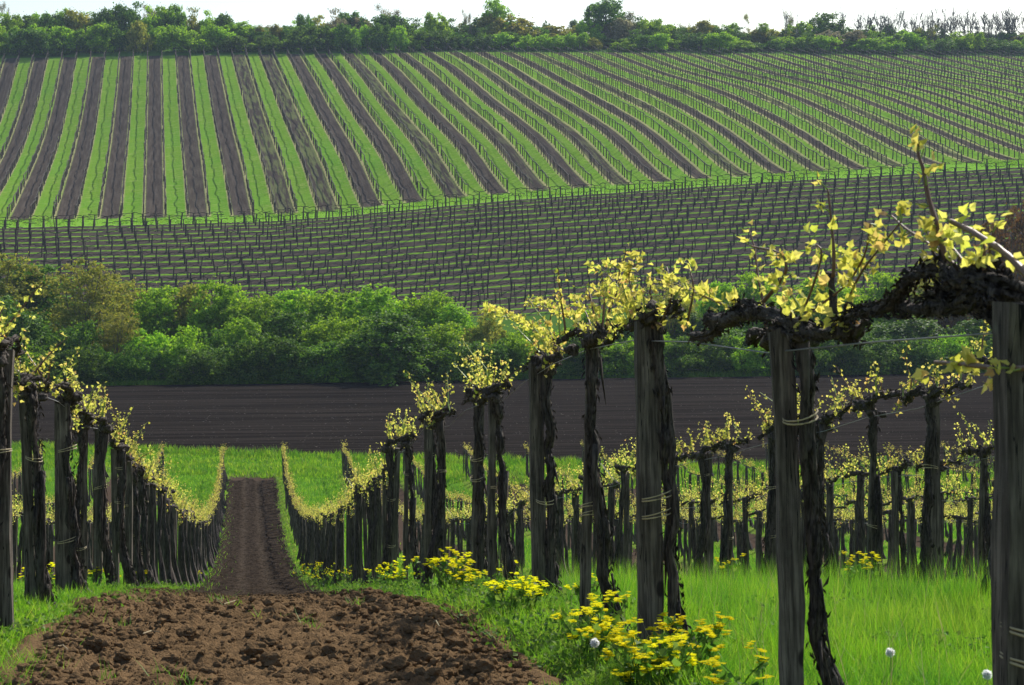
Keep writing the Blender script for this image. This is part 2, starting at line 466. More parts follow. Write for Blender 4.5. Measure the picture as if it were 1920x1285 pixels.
SP2 = 2.25
HP = 1.25                              # phase of the hill rows
E0 = 226.5                             # top row of the crosswise vineyard
E1 = 234.6                             # hill rows start
E2 = 371.0
def mat_hill():
    m = NT('hillside'); o = m.obj(); s = m.sep(o)
    c_ = m.math('SUBTRACT', m.math('MULTIPLY', s[0], cos(A2)), m.math('MULTIPLY', s[1], sin(A2)))
    e_ = m.math('ADD', m.math('MULTIPLY', s[0], sin(A2)), m.math('MULTIPLY', s[1], cos(A2)))
    n1 = m.noise(o, .06, 4); n2 = m.noise(o, .8, 5, .65); n3 = m.noise(o, 4.5, 4, .7)
    rowv = m.comb(m.math('MULTIPLY', c_, 1.0), m.math('MULTIPLY', e_, .07), 0)
    nr = m.noise(rowv, 2.2, 4, .6)                                   # streaks along the hill rows
    # hill: lanes alternate soil / grass
    k = m.math('DIVIDE', m.math('SUBTRACT', c_, HP + SP * .5 + SP), SP * 2)       # integer at soil lane centre
    ki = m.math('ROUND', k)
    r = m.math('MULTIPLY', m.math('ABSOLUTE', m.math('SUBTRACT', k, ki)), SP * 2)
    rj = m.math('ADD', r, m.math('MULTIPLY', m.math('SUBTRACT', n3, .5), .55))
    rj = m.math('ADD', rj, m.math('MULTIPLY', m.step(m.math('ADD', c_, m.math('MULTIPLY', n1, 60)), 50, 130), .3))
    soil = m.step(rj, 1.2, 1.02)
    wn = m.n('ShaderNodeTexWhiteNoise', noise_dimensions='1D'); m.put(wn.inputs['W'], ki)
    weedy = m.math('MULTIPLY', m.step(wn.outputs['Value'], .55, .8), m.step(m.math('ADD', nr, m.math('MULTIPLY', n1, .5)), .68, .86))
    weedy = m.math('MULTIPLY', weedy, .75)
    grass = m.mix(nr, (.12, .26, .022), (.21, .37, .035))
    grass = m.mix(m.math('MULTIPLY', m.step(n2, .5, .75), .7), grass, (.33, .40, .10))
    grass = m.mix(m.math('MULTIPLY', m.step(n1, .45, .65), .35), grass, (.12, .33, .03))
    edge = m.math('MULTIPLY', m.step(m.math('ABSOLUTE', m.math('SUBTRACT', rj, 1.32)), .3, .1), m.step(n1, .25, .5))
    grass = m.mix(m.math('MULTIPLY', m.step(m.noise(m.comb(m.math('MULTIPLY', c_, .35), m.math('MULTIPLY', e_, 1.3), 0), 1.6, 4, .7), .5, .7), .55), grass, (.36, .42, .12))
    grass = m.mix(m.math('MULTIPLY', edge, .85), grass, (.40, .34, .18))
    sc = m.mix(m.step(nr, .35, .7), (.075, .060, .047), (.14, .114, .09))
    sc = m.mix(m.math('MULTIPLY', n3, .5), sc, (.065, .053, .047))
    sc = m.mix(weedy, sc, (.17, .2, .07))
    hill = m.mix(soil, grass, sc)
    # crosswise vineyard
    k2 = m.math('DIVIDE', m.math('SUBTRACT', e_, E0), SP2)
    f2 = m.math('FRACT', m.math('ADD', k2, 100.0))
    f2j = m.math('ADD', f2, m.math('MULTIPLY', m.math('SUBTRACT', n2, .5), .22))
    g2 = m.math('MULTIPLY', m.step(f2j, .38, .50), m.step(f2j, .70, .58))
    g2 = m.math('MULTIPLY', g2, m.step(m.noise(m.comb(m.math('MULTIPLY', c_, .05), m.math('MULTIPLY', e_, .37), 0), 1.2, 3), .30, .42))
    gr2 = m.mix(n2, (.12, .28, .02), (.23, .42, .04))
    sc2 = m.mix(n3, (.055, .044, .036), (.125, .10, .082))
    f = m.mix(g2, sc2, gr2)
    verge = m.mix(n2, (.14, .36, .03), (.28, .48, .06))
    col = m.mix(m.step(e_, E0 + .2, E0 + .8), f, verge)
    edge2 = m.math('ADD', e_, m.math('MULTIPLY', m.math('SUBTRACT', n2, .5), 2.5))
    col = m.mix(m.step(edge2, E1 - 1.3, E1 - .5), col, hill)
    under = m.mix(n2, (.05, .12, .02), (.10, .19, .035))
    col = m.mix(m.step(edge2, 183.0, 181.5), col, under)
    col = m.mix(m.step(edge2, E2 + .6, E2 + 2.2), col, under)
    h = m.math('ADD', m.math('MULTIPLY', n3, 1.0), n2)
    return m.finish(m.principled(col, .95, m.bump(h, .8, .12), 0.0))
M['hill'] = mat_hill()

# ------------------------------------------------------------------ the ground
def grid_mesh(U, D, Zf):
    ny, nx = U.shape
    V = np.stack([U, D, Zf], -1).reshape(-1, 3)
    i = (np.arange(ny - 1)[:, None] * nx + np.arange(nx - 1)[None]).ravel()
    return V, np.stack([i, i + 1, i + nx + 1, i + nx], -1)

def build_ground():
    # valley side and floor: fan-shaped grid, fine near the camera
    d = np.concatenate([np.linspace(-12, 1, 14), np.linspace(1.5, 20, 240), np.linspace(20.2, 100, 330), np.linspace(101, 152, 52)])
    t = np.concatenate([np.linspace(-3, -.34, 16), np.linspace(-.32, .32, 330), np.linspace(.34, 3, 16)])
    D, T = np.meshgrid(d, t, indexing='ij')
    U = T * np.maximum(D + 3, 5)
    Z = Hn(U, D)
    V, Q = grid_mesh(U, D, Z)
    mb = MB(); mb.add(V, Q)
    g = mb.build('ground', M['near'], smooth=True)
    tag(g, 'grassy vineyard floor sloping down to the valley bottom', 'ground', kind='structure')
    # opposite hillside up to the skyline and beyond
    e = np.concatenate([np.linspace(146, 400, 255), np.linspace(402, 480, 40), np.geomspace(485, 5200, 40)])
    t = np.concatenate([np.linspace(-2.5, -.36, 14), np.linspace(-.34, .34, 240), np.linspace(.36, 2.5, 14)])
    E, T = np.meshgrid(e, t, indexing='ij')
    Dd = E / (cos(A2) + np.clip(T, -.6, .6) * sin(A2)); U = T * Dd
    Z = H(U, Dd) - .02 + .10 * fbm(U * .25, Dd * .25, 3)
    V, Q = grid_mesh(U, Dd, Z)
    mb = MB(); mb.add(V, Q)
    g = mb.build('hillside', M['hill'], smooth=True)
    tag(g, 'opposite hillside striped with tilled soil and grass lanes', 'hillside', kind='structure')
    # bare field on the valley floor
    s_ = np.linspace(0, 1, 60); u = np.linspace(-75, 80, 200)
    Sg, Ug = np.meshgrid(s_, u, indexing='ij')
    d0 = 93.4 - .245 * (Ug + 13.2) + .7 * fbm(Ug * .25, Ug * 0 + 3.3, 3); d1 = 134.3 + .18 * (Ug + 30) + .5 * fbm(Ug * .3, Ug * 0 + 9.1, 3)
    Dg = d0 * (1 - Sg) + d1 * Sg
    Z = H(Ug, Dg) + .05 + .035 * fbm(Ug * .08, (Dg - .12 * Ug) * 1.3, 3)
    Z[0] -= .15; Z[-1] -= .15
    V, Q = grid_mesh(Ug, Dg, Z)
    mb = MB(); mb.add(V, Q)
    tag(mb.build('ploughed_field', M['field'], smooth=True), 'bare dark brown field on the valley floor', 'field', kind='structure')
build_ground()

LX0, LX1 = -.86, 1.12              # the tilled lane between the two nearest rows
def lane_height(X, Y):
    """tilled surface: large clods, crumbs, two wheel ruts further down"""
    near = np.clip((22 - Y) / 8, .55, 1)
    side = np.clip(np.minimum(X - LX0, LX1 - X) / .22, 0, 1)
    rg = lambda a: 1 - np.abs(a) * 3
    z = .03 * fbm(X * 2.2, Y * 1.6, 3) + near * (.035 * np.abs(fbm(X * 6, Y * 6, 3)) + .035 * np.maximum(fbm(X * 11 + 5, Y * 11, 2) - .08, 0) + .014 * rg(vnoise(X * 17, Y * 17)) + .015 * rg(vnoise(X * 34 + 3, Y * 34)) + .018 * fbm(X * 60, Y * 60, 2))
    z = z * (.35 + .65 * side)
    nz_ = np.clip((22 - Y) / 8, 0, 1)
    z += .05 * nz_ * np.exp(-((X - LX1 + .3) / .2) ** 2) * (vnoise(X * 3, Y * 2.4) + .5)
    z += .04 * nz_ * np.exp(-((X - LX0 - .3) / .2) ** 2) * (vnoise(X * 3 + 9, Y * 2.4) + .5)
    rut = np.exp(-((np.abs(X - .16) - .28) / .11) ** 2)
    return z - .05 * rut * (1 - near)

def lane_z(X, Y):
    u, d = near_xy(X, Y)
    return Hn(u, d) + .03 + lane_height(X, Y)

def build_lane():
    rng = np.random.default_rng(3)
    Y = np.concatenate([np.arange(3.2, 17, .016), np.arange(17, 40, .045), np.arange(40, 88, .09)])
    X = np.linspace(LX0 - .16, LX1 + .16, 150)
    Yg, Xg = np.meshgrid(Y, X, indexing='ij')
    wob = .16 * fbm(Yg * 1.1, np.sign(Xg - .13) * 5 + 2.2, 4) * np.clip(Yg / 9, 1, 1.5)
    Xw = Xg + wob * np.abs((Xg - .13) / 1.1) + .03 * fbm(Yg * 5, Xg, 2)
    u, d = near_xy(Xw, Yg)
    Z = lane_z(Xw, Yg)
    edge = np.clip(np.minimum(Xg - X[0], X[-1] - Xg) / .14, 0, 1)
    Z = Z - (1 - edge) * .10 - np.clip((Yg - 84.6 - 2.2 * fbm(Xg * 1.5, Yg * .4, 3)) / 1.2, 0, 1) * .2
    V, Q = grid_mesh(u, d, Z)
    mb = MB(); mb.add(V, Q)
    tag(mb.build('tilled_lane', M['lane'], smooth=True), 'brown tilled earth lane running downhill between two vine rows', 'path', kind='structure')
build_lane()

# icosphere-like lump for clods
def lump(rng, n=2):
    import bmesh
    bm = bmesh.new(); bmesh.ops.create_icosphere(bm, subdivisions=n, radius=1)
    V = np.array([v.co[:] for v in bm.verts]); Fc = np.array([[v.index for v in f.verts] for f in bm.faces]); bm.free()
    ph = rng.random(3) * 40
    r = 1 + .5 * np.array([mathutils.noise.noise(mathutils.Vector(v * 1.3 + ph)) for v in V]) + .28 * np.array([mathutils.noise.noise(mathutils.Vector(v * 3.4 + ph)) for v in V])
    V = V * r[:, None]; V[:, 2] *= .72
    return V, Fc
_lr = np.random.default_rng(11)
LUMPS1 = [lump(_lr, 1) for _ in range(6)]
LUMPS2 = [lump(_lr, 3) for _ in range(8)]

def build_clods():
    rng = np.random.default_rng(5)
    mb = MB()
    n = 30000
    Y = 4.5 + 15 * rng.random(n) ** 1.3
    side = rng.random(n)
    X = np.where(side < .55, rng.uniform(LX0, LX1, n), np.where(side < .8, LX1 - np.abs(rng.normal(0, .3, n)), LX0 + np.abs(rng.normal(0, .25, n))))
    sz = .0035 + .026 * rng.random(n) ** 5.5
    u, d = near_xy(X, Y); z = lane_z(X, Y)
    for i in range(n):
        V, Fc = LUMPS1[i % 6]
        a = rng.random() * 6.28; ca, sa = cos(a), sin(a)
        Mx = np.array([[ca, -sa, 0], [sa, ca, 0], [0, 0, 1]]) * sz[i]
        mb.add(V @ Mx.T + (u[i], d[i], z[i] + sz[i] * .25), Fc)
    tag(mb.build('soil_crumbs', M['lane']), 'brown soil crumbs scattered over the tilled lane', 'soil', kind='stuff')
    # the large clods one can tell apart: (photo x, photo y, radius)
    big = [(355, 1143, .05), (400, 1150, .045), (352, 1192, .055), (310, 1165, .05), (255, 1192, .05), (420, 1155, .04), (545, 1120, .04), (575, 1117, .05), (500, 1210, .06),
           (480, 1237, .06), (510, 1252, .06), (665, 1118, .05), (690, 1115, .05), (700, 1150, .05), (860, 1215, .065), (790, 1240, .06), (745, 1260, .06), (640, 1155, .04),
           (560, 1150, .04), (320, 1245, .045), (390, 1265, .05), (180, 1215, .05), (230, 1240, .045), (600, 1262, .05), (905, 1255, .06), (835, 1190, .05), (300, 1215, .04), (620, 1225, .045)]
    words_x = lambda x: 'left edge' if x < 270 else 'left side' if x < 420 else 'middle' if x < 600 else 'right side' if x < 780 else 'right edge'
    for i, (x, y, r) in enumerate(big):
        r *= .62 if y < 1165 else .82
        lo, hi = 4.0, 19.0
        for dd in np.linspace(5.0, 17, 400):
            uu = (x - 960) / F * dd
            X_, Y_ = near_inv(uu, dd)
            if ZC - (y - 400) / F * dd <= float(lane_z(np.array([X_]), np.array([Y_]))[0]): break
        X_ = min(max(X_, LX0 + .02), LX1 - .02)
        uu, dd = near_xy(X_, Y_)
        V, Fc = LUMPS2[i % 8]
        m2 = MB(); m2.add(V * r * np.array([1, 1, .9]), Fc)
        zz = float(lane_z(np.array([X_]), np.array([Y_]))[0])
        o = m2.build('soil_clod', M['lane'], loc=(uu, dd, zz + r * .2)); o.rotation_euler = (0, 0, i * 1.3)
        size = 'large' if r > .043 else 'fist-sized' if r > .034 else 'small'
        where = 'nearest the camera' if y > 1235 else 'half way up the near slope' if y > 1180 else 'close to its crest'
        tag(o, f'{size} clod at the {words_x(x)} of the lane {where}', 'clod', 'loose clods of brown earth on the tilled lane')
build_clods()

# ------------------------------------------------------------------ vines and stakes
def vine_geom(seed, lod, h=1.25, slope=-.19, sparse=1.0, rf=1.0):
    """one old vine in local coordinates: x across the row, y along it, base at the origin.
       returns MBs trunk, cordon, canes, leaves"""
    rng = np.random.default_rng(seed)
    tr, co, ca, le = MB(), MB(), MB(), MB()
    if lod: rf *= 1.3
    nr = {0: 10, 1: 6, 2: 4}[lod]; ns = {0: 15, 1: 9, 2: 5}[lod]
    side = 1; rng.random()
    bx = side * rng.uniform(.04, .19); by = rng.uniform(-.1, .1)
    z = np.linspace(-.06, h, ns); t = z / h
    lean = np.exp(-np.clip(t, 0, 1) * 3.4)
    px = side * .026 + bx * lean + rng.normal(0, .007, ns); py = by * lean - .03 + rng.normal(0, .01, ns)
    px = px + .012 * np.sin(t * 7 + seed)
    r = .023 + .036 * np.exp(-t * 9) + .012 * np.exp(-((t - .98) / .12) ** 2) + rng.normal(0, .004, ns) * (lod < 2)
    r = r * rf
    if lod == 0:
        cp = smoothpath(np.stack([px, py, z], 1), 3); gnarl(tr, cp, np.interp(np.linspace(0, 1, len(cp)), np.linspace(0, 1, ns), r) * .98, rng, 6, 6)
    else: tube(tr, np.stack([px, py, z], 1), r, nr, rng, .13 if lod < 2 else .05, twist=.12)
    if lod < 2 and rng.random() < .7:                     # second strand winding round the first
        ph = rng.random() * 6; q = np.stack([px + .026 * np.cos(t * 5 + ph), py + .03 * np.sin(t * 5 + ph) - .01, z], 1)
        k = len(q) if rng.random() < .6 else len(q) * 2 // 3
        tube(tr, q[:k], (r * .62)[:k], max(4, nr - 2), rng, .12, twist=-.1)
    if lod == 0:                                           # hanging bark strips
        for _ in range(9):
            t0 = rng.uniform(.15, .95); i = int(t0 * (ns - 1)); a = rng.uniform(0, 6.28)
            p = np.array([px[i] + r[i] * cos(a), py[i] + r[i] * sin(a), z[i]]); L = rng.uniform(.08, .22)
            q = [p, p + [.012 * cos(a), .012 * sin(a), -L * .5], p + [.028 * cos(a), .028 * sin(a), -L]]
            tube(tr, q, [.006, .005, .001], 4, rng, .2)
    top = np.array([px[-1], py[-1], h])
    # gnarled head
    if lod < 2:
        for _ in range(5 if lod == 0 else 3):
            V, Fc = LUMPS1[rng.integers(6)] if lod else LUMPS2[rng.integers(8)]
            s = rng.uniform(.022, .045)
            co.add(V * s + top + rng.normal(0, .032, 3) * [1, 1.7, .8], Fc)
    arms = []
    for sg in (-1, 1):
        L = rng.uniform(.5, .72); n = {0: 12, 1: 7, 2: 3}[lod]
        s = np.linspace(0, 1, n)
        q = np.stack([top[0] * (1 - s) + rng.normal(0, .016, n) + .03 * np.sin(s * 6 + seed), top[1] + sg * s * L,
                      top[2] + .05 * np.sin(s * 3.1) * rng.uniform(-.4, 1.4) + rng.normal(0, .013, n) + slope * sg * s * L], 1)
        q[0] = top
        rr = np.linspace(.030, .012, n) * rng.uniform(.85, 1.25) * (1 + .25 * rng.normal(0, 1, n) * (lod < 2))
        if lod == 0: qq = smoothpath(q, 2); gnarl(co, qq, np.interp(np.linspace(0, 1, len(qq)), np.linspace(0, 1, n), np.maximum(rr, .009)), rng, 4, 5)
        else: tube(co, q, np.maximum(rr, .01), max(4, nr - 2), rng, .2 if lod < 2 else 0, twist=.2)
        arms.append(q)
    # pruned spurs, shoots and leaves
    nshoot = max(3, int({0: 12, 1: 16, 2: 8}[lod] * sparse))
    for _ in range(nshoot):
        q = arms[rng.integers(2)]; f = rng.uniform(.05, .98) * (len(q) - 1); i = int(f)
        p = q[i] + (q[min(i + 1, len(q) - 1)] - q[i]) * (f - i)
        L = rng.choice([rng.uniform(.08, .18), rng.uniform(.16, .34), rng.uniform(.28, .44)], p=[.45, .4, .15])
        d = np.array([rng.normal(0, .35), rng.normal(0, .5), 1.0]); d /= np.linalg.norm(d)
        if rng.random() < .12: d[2] *= -.4
        bend = rng.normal(0, .12, 3) * L; bend[2] = -abs(bend[2]) * .3
        m = 5
        s = np.linspace(0, 1, m)[:, None]
        path = p + d * L * s + bend * s * s
        if lod == 0: path[1:-1] += rng.normal(0, .006, (m - 2, 3))
        tube(ca, path if lod < 2 else path[::4], np.linspace(.0065, .002, m) if lod < 2 else [.008, .003], 4 if lod == 0 else 3, mi=0 if rng.random() < .4 else 1, cap=False)
        nl = {0: int(8 + L * 44), 1: int(8 + L * 36), 2: int(6 + L * 20)}[lod]
        st = rng.random(nl) ** .75
        P = p + d * L * st[:, None] + bend * (st ** 2)[:, None] + rng.normal(0, .016 + .012 * (lod > 0), (nl, 3))
        D = rdir(rng, nl, .5); N = rdir(rng, nl, .3)
        size = {0: .026, 1: .031, 2: .050}[lod] * (1.15 - .5 * st) * rng.uniform(.7, 1.3, nl)
        if lod == 0: scatter(le, P, D, N, size, LEAF_T, LEAF_F)
        else: scatter(le, P, D, N, size)
    return tr, co, ca, le

VM = {}
def vine_meshes(lod, i, slope):
    k = (lod, i, round(slope * 20))
    if k not in VM:
        g = vine_geom(100 * lod + i * 7 + 3, lod, slope=round(slope * 20) / 20)
        if lod < 2:
            VM[k] = (g[0].mesh('trunk', M['bark'], True), g[1].mesh('cordon', M['bark'], True), g[2].mesh('canes', [M['cane'], M['greencane']]), g[3].mesh('leaves', M['vleaf']))
        else: VM[k] = g
    return VM[k]

def stake_geom(rng, h, wx, wy, lod=0):
    wx *= .88; wy *= .88
    mb = MB()
    n = 9 if lod == 0 else 3
    z = np.linspace(-.08, h, n)
    base = np.array([[-1, -.9], [0, -1], [1, -.85], [1, .9], [0, 1], [-.95, .95]]) if lod < 2 else np.array([[-1, -1], [1, -1], [1, 1], [-1, 1]])
    k = len(base)
    tp = np.linspace(1.04, .93, n)[:, None, None]
    P = base[None] * tp * [wx / 2, wy / 2] + (rng.normal(0, .0025, (n, k, 2)) if lod < 2 else 0)
    bowx = rng.normal(0, .006) * np.sin(z / h * 3)
    P[..., 0] += bowx[:, None]
    Z = np.repeat(z[:, None], k, 1).astype(float)
    if lod < 2: Z[-1] += rng.normal(0, .008, k)
    V = np.concatenate([P, Z[..., None]], -1).reshape(-1, 3)
    i = np.arange(n - 1)[:, None] * k; j = np.arange(k)[None]; j2 = (j + 1) % k
    Q = np.stack([i + j, i + j2, i + k + j2, i + k + j], -1).reshape(-1, 4)
    mb.add(V, [Q, (np.arange(k) + (n - 1) * k)[None]])
    return mb

def ord_(n):
    return f"{n}{'th' if 10 <= n % 100 <= 20 else {1: 'st', 2: 'nd', 3: 'rd'}.get(n % 10, 'th')}"
WORD = {1: 'first', 2: 'second', 3: 'third', 4: 'fourth', 5: 'fifth', 6: 'sixth', 7: 'seventh', 8: 'eighth', 9: 'ninth', 10: 'tenth', 11: 'eleventh', 12: 'twelfth', 13: 'thirteenth', 14: 'fourteenth'}
def rowname(k):
    return f"{WORD[abs(k)]} row {'right' if k > 0 else 'left'} of the tilled lane"

def along(X, x):
    """distance along a row at across-offset X that appears at photo column x"""
    return X / tan(atan((x - 960) / F) - A1)
ROWEND = 85.5
rng = np.random.default_rng(21)
plan = []        # (d, row, index, X, Y, height, stake wx, wy)
R1 = [(1926, 585, .13), (1474, 640, .078), (1218, 612, .105), (1103, 640, .055), (1007, 688, .085), (932, 750, .05), (885, 745, .075), (838, 795, .055), (795, 790, .085), (768, 835, .05), (740, 842, .07)]
L1 = [(8, 665, .09), (62, 740, .06), (122, 762, .1), (160, 800, .05), (190, 806, .075), (214, 845, .06), (238, 868, .08)]
for k, X in ROWX.items():
    fixed = R1 if k == 1 else L1 if k == -1 else []
    ys = []
    for x, yt, wd in fixed:
        Y = along(X, x); u, d = near_xy(X, Y)
        hh = (ZC - (yt - 400) / F * d) - float(Hn(np.array([u]), np.array([d]))[0])
        ys.append((Y, hh, wd))
    if ys: Y = ys[-1][0] + 1.0
    else: Y = {2: 10.05, 3: 13.4}.get(k, 12 + (abs(k) * 1.7) % 1.4)
    end = ROWEND - .12 * X
    while Y < end:
        ys.append((Y + rng.normal(0, .07), rng.normal(1.24, .045), float(rng.choice([.045, .06, .075])))); Y += 1.0 if k in (1, -1) else 1.2
    # keep the last stake of each row tall
    for i, (Y, hh, wd) in enumerate(ys):
        u, d = near_xy(X, Y)
        xp = 960 + F * u / d
        if -140 < xp < 2060 or (k == 1 and i == 0):
            plan.append((d, k, i + 1, X, Y, hh, wd, i == len(ys) - 1))
plan.sort()
indiv, rest = plan[:300], plan[300:]

SM = {}
def place_individual(j, p):
    d, k, idx, X, Y, hh, wd, last = p
    r = np.random.default_rng(1000 + j)
    dx = r.normal(0, .02)
    u, dd = near_xy(X + dx, Y)
    z = float(Hn(np.array([u]), np.array([dd]))[0])
    rz = -A1
    lod = 0 if d < 21 else 1
    # stake
    key = ('c', j) if j < 40 else (round(wd, 3), int(r.integers(4)))
    if key not in SM:
        SM[key] = stake_geom(r, 1.25, wd, wd * (.8 if wd < .11 else .7), 0 if j < 40 else 1).mesh('wooden_stake', M['stake'])
    so = link('wooden_stake', SM[key], loc=(u, dd, z), rot=(r.normal(0, .02), r.normal(0, .018), rz + r.normal(0, .12)), scale=(1, 1, (hh + .02) / 1.25))
    look = 'broad' if wd > .08 else 'slim' if wd < .058 else 'square'
    where = f"{WORD.get(idx, ord_(idx))} from camera in {rowname(k)}"
    tag(so, f"{look} weathered stake, {where}", 'stake', 'weathered stakes carrying the near vines')
    # vine
    if k == 1 and idx <= 4:
        gg = vine_geom(900 + idx, 0, slope=slope_at(d), sparse=(.2, .25, .5, .8)[idx - 1], rf=(.62, .8, .9, 1)[idx - 1])
        g = (gg[0].mesh('trunk', M['bark'], True), gg[1].mesh('cordon', M['bark'], True), gg[2].mesh('canes', [M['cane'], M['greencane']]), gg[3].mesh('leaves', M['vleaf']))
    else: g = vine_meshes(lod, int(r.integers(10 if lod == 0 else 9)), slope_at(d))
    root = empty('grapevine', (u, dd, z), rz + (pi if (r.random() < .0) else 0))
    root.scale = (1 if (k == 1 and idx < 5) or r.random() < .6 else -1, 1, (hh + .03) / 1.25)
    for nm, me in zip(('trunk', 'cordon', 'canes', 'leaves'), g): link(nm, me, root)
    if lod == 0:
        for hz in (r.uniform(.25, .9, 2 if r.random() < .4 else 1) if k in (-1, 1, 2) else ()):
            mb = MB(); a = np.linspace(0, 2 * pi, 15)
            rx = wd * .44 + .016; ry = wd * .44 + .022
            ring = np.stack([rx * np.cos(a) + .02, ry * np.sin(a) - .012, hz * 1.2 + .012 * np.sin(a + j)], 1)
            tube(mb, ring, .0028, 4, cap=False)
            ring[:, 2] += .014 + .006 * np.cos(a)
            tube(mb, ring, .0024, 4, cap=False)
            mb.build('tie', M['tie'], root)
    tag(root, f"gnarled leafing grapevine, {where}", 'grapevine', 'grapevines of the near vineyard')
    return root

def slope_at(d):
    return float((np.interp(d + 1, _nd, _nz) - np.interp(d - 1, _nd, _nz)) / 2)

for j, p in enumerate(indiv): place_individual(j, p)

def build_rest():
    vb, sb = MB(), MB()
    for j, (d, k, idx, X, Y, hh, wd, last) in enumerate(rest):
        r = np.random.default_rng(5000 + j)
        u, dd = near_xy(X + r.normal(0, .02), Y); z = float(Hn(np.array([u]), np.array([dd]))[0])
        a = -A1; R = np.array([[cos(a), -sin(a), 0], [sin(a), cos(a), 0], [0, 0, hh / 1.25]])
        g = vine_meshes(2, int(r.integers(8)), slope_at(d))
        vb.merge(g[0], R, (u, dd, z), 0); vb.merge(g[1], R, (u, dd, z), 0); vb.merge(g[2], R, (u, dd, z), 1); vb.merge(g[3], R, (u, dd, z), 2)
        s = stake_geom(r, hh * (1.18 if last else 1.0), wd, wd, 2); sh = np.array([[1, 0, r.normal(0, .03)], [0, 1, r.normal(0, .02)], [0, 0, 1]])
        sb.merge(s, R @ sh / np.array([1, 1, 1]), (u, dd, z), 0)
    return vb, sb
RV, RS = build_rest()

# trellis wires, one per visible near row
for k, X in ROWX.items():
    pk = sorted((p for p in plan if p[1] == k), key=lambda p: p[4])
    if len(pk) < 3 or abs(k) > 9: continue
    pts = []
    Ys = [p[4] for p in pk]; hs = [p[5] for p in pk]
    y0 = max(Ys[0] - 2.5, 1.5 if k == 1 else 4); 
    for Y in np.arange(y0, Ys[-1], 1.0):
        u, d = near_xy(X, Y); pts.append((u, d, float(H(np.array([u]), np.array([d]))[0]) + float(np.interp(Y, Ys, hs)) + .03))
    mb = MB(); tube(mb, pts, .0022 if abs(k) < 3 else .003, 4)
    tag(mb.build('trellis_wire', M['wire']), f"thin wire along the stake tops of {rowname(k)}", 'wire', 'trellis wires of the near vineyard')

# ---- hand-laid canes and arms on the nearest vines of the first right-hand row
def rp(x, y, off=0.0):
    """point seen at photo (x, y) standing in the plane of the first row, shifted off metres across"""
    X = ROWX[1] + off; Y = along(X, x); u, d = near_xy(X, Y); return pix(x, y, d)
vines_R1 = {}
for o in list(COL.objects):
    if o.name.startswith('grapevine') and 'first row right' in o.get('label', ''):
        for n_ in range(1, 6):
            if f", {WORD[n_]} from" in o['label']: vines_R1[n_] = o
def laid(parent, name, paths, *a, **k):
    if name == 'canes':
        k = dict(k); sd_ = k.pop('seed', 0)
        for i_, pth in enumerate(paths): laid_one(parent, 'cane', [pth], *a, seed=sd_ * 10 + i_, **k)
    else: laid_one(parent, name, paths, *a, **k)
def laid_one(parent, name, paths, mats, leafs=False, leafsize=.04, ndens=55, seed=0, bump=.12, nside=8):
    Mi = parent.matrix_basis.inverted()
    rg = np.random.default_rng(seed); mb = MB(); lf = MB()
    for off, rad0, rad1, pts in paths:
        P = smoothpath([rp(x, y, off + 0.0) for x, y in pts], 5)
        rr = np.linspace(rad0, rad1, len(P))
        if name == 'cordon': gnarl(mb, smoothpath(P[::2], 3), .66 * rr[0] + .66 * (rr[-1] - rr[0]) * np.linspace(0, 1, len(smoothpath(P[::2], 3))), rg, 8, 7)
        else: tube(mb, P, rr, nside, rg, bump, twist=.1)
        if leafs:
            L = np.linalg.norm(np.diff(P, axis=0), axis=1).sum(); n = int(L * ndens) + 4
            # leaves sit in clusters at the nodes
            nn = max(3, int(L / .042)); nodes = np.linspace(.12, 1, nn)
            for nd in nodes:
                c = P[min(len(P) - 1, int(nd * (len(P) - 1)))]
                out = rdir(rg, 1, .5)[0] * rg.uniform(.015, .04)
                m_ = rg.integers(2, 5)
                pp = c + out + rg.normal(0, .009, (m_, 3))
                tube(lf, [c, c + out * .6, c + out], [.0022, .002, .0015], 4, mi=1, cap=False)
                scatter(lf, pp, rdir(rg, m_, .5) + out / np.linalg.norm(out), rdir(rg, m_, .2), leafsize * rg.uniform(.55, 1.15, m_), LEAF_T, LEAF_F)
    def loc(mb_):
        V = np.concatenate(mb_.V); V4 = np.c_[V, np.ones(len(V))] @ np.array(Mi).T
        mb_.V = [V4[:, :3]]
    loc(mb); co_ = mb.build(name, mats, parent, smooth=True)
    if leafs: loc(lf); lf.build('leaves', [M['vleaf'], M['greencane']], co_)
v1, v2, v3, v4 = (vines_R1.get(i) for i in (1, 2, 3, 4))
if v1:
    laid(v1, 'cordon', [(0, .026, .017, [(1890, 570), (1840, 560), (1790, 575), (1735, 580), (1690, 578), (1640, 580), (1600, 592), (1575, 612)]),
                        (-.02, .03, .016, [(1880, 560), (1850, 530), (1800, 525), (1760, 505), (1720, 515), (1690, 545), (1670, 575)]),
                        (.02, .034, .022, [(1880, 600), (1850, 575), (1810, 560), (1770, 548), (1745, 560)]),
                        (0, .035, .018, [(1860, 560), (1865, 530), (1850, 505), (1838, 500)]),
                        (0, .032, .016, [(1790, 545), (1775, 520), (1768, 500)])], M['bark'], bump=.22, seed=4, nside=10)
    laid(v1, 'canes', [(0, .0075, .003, [(1775, 505), (1762, 440), (1742, 375), (1732, 320), (1722, 290), (1722, 266)]),
                       (-.03, .008, .006, [(1935, 525), (1890, 480), (1840, 445), (1800, 423), (1782, 415)]),
                       (0, .005, .002, [(1850, 520), (1815, 500), (1790, 470), (1770, 448), (1760, 440)]),
                       (0, .004, .002, [(1800, 505), (1745, 460), (1700, 430), (1672, 405)]),
                       (-.05, .006, .005, [(1940, 690), (1870, 690), (1810, 684), (1755, 680)]),
                       (0, .004, .002, [(1850, 520), (1855, 480), (1862, 435)])], M['cane'], True, .031, seed=5)
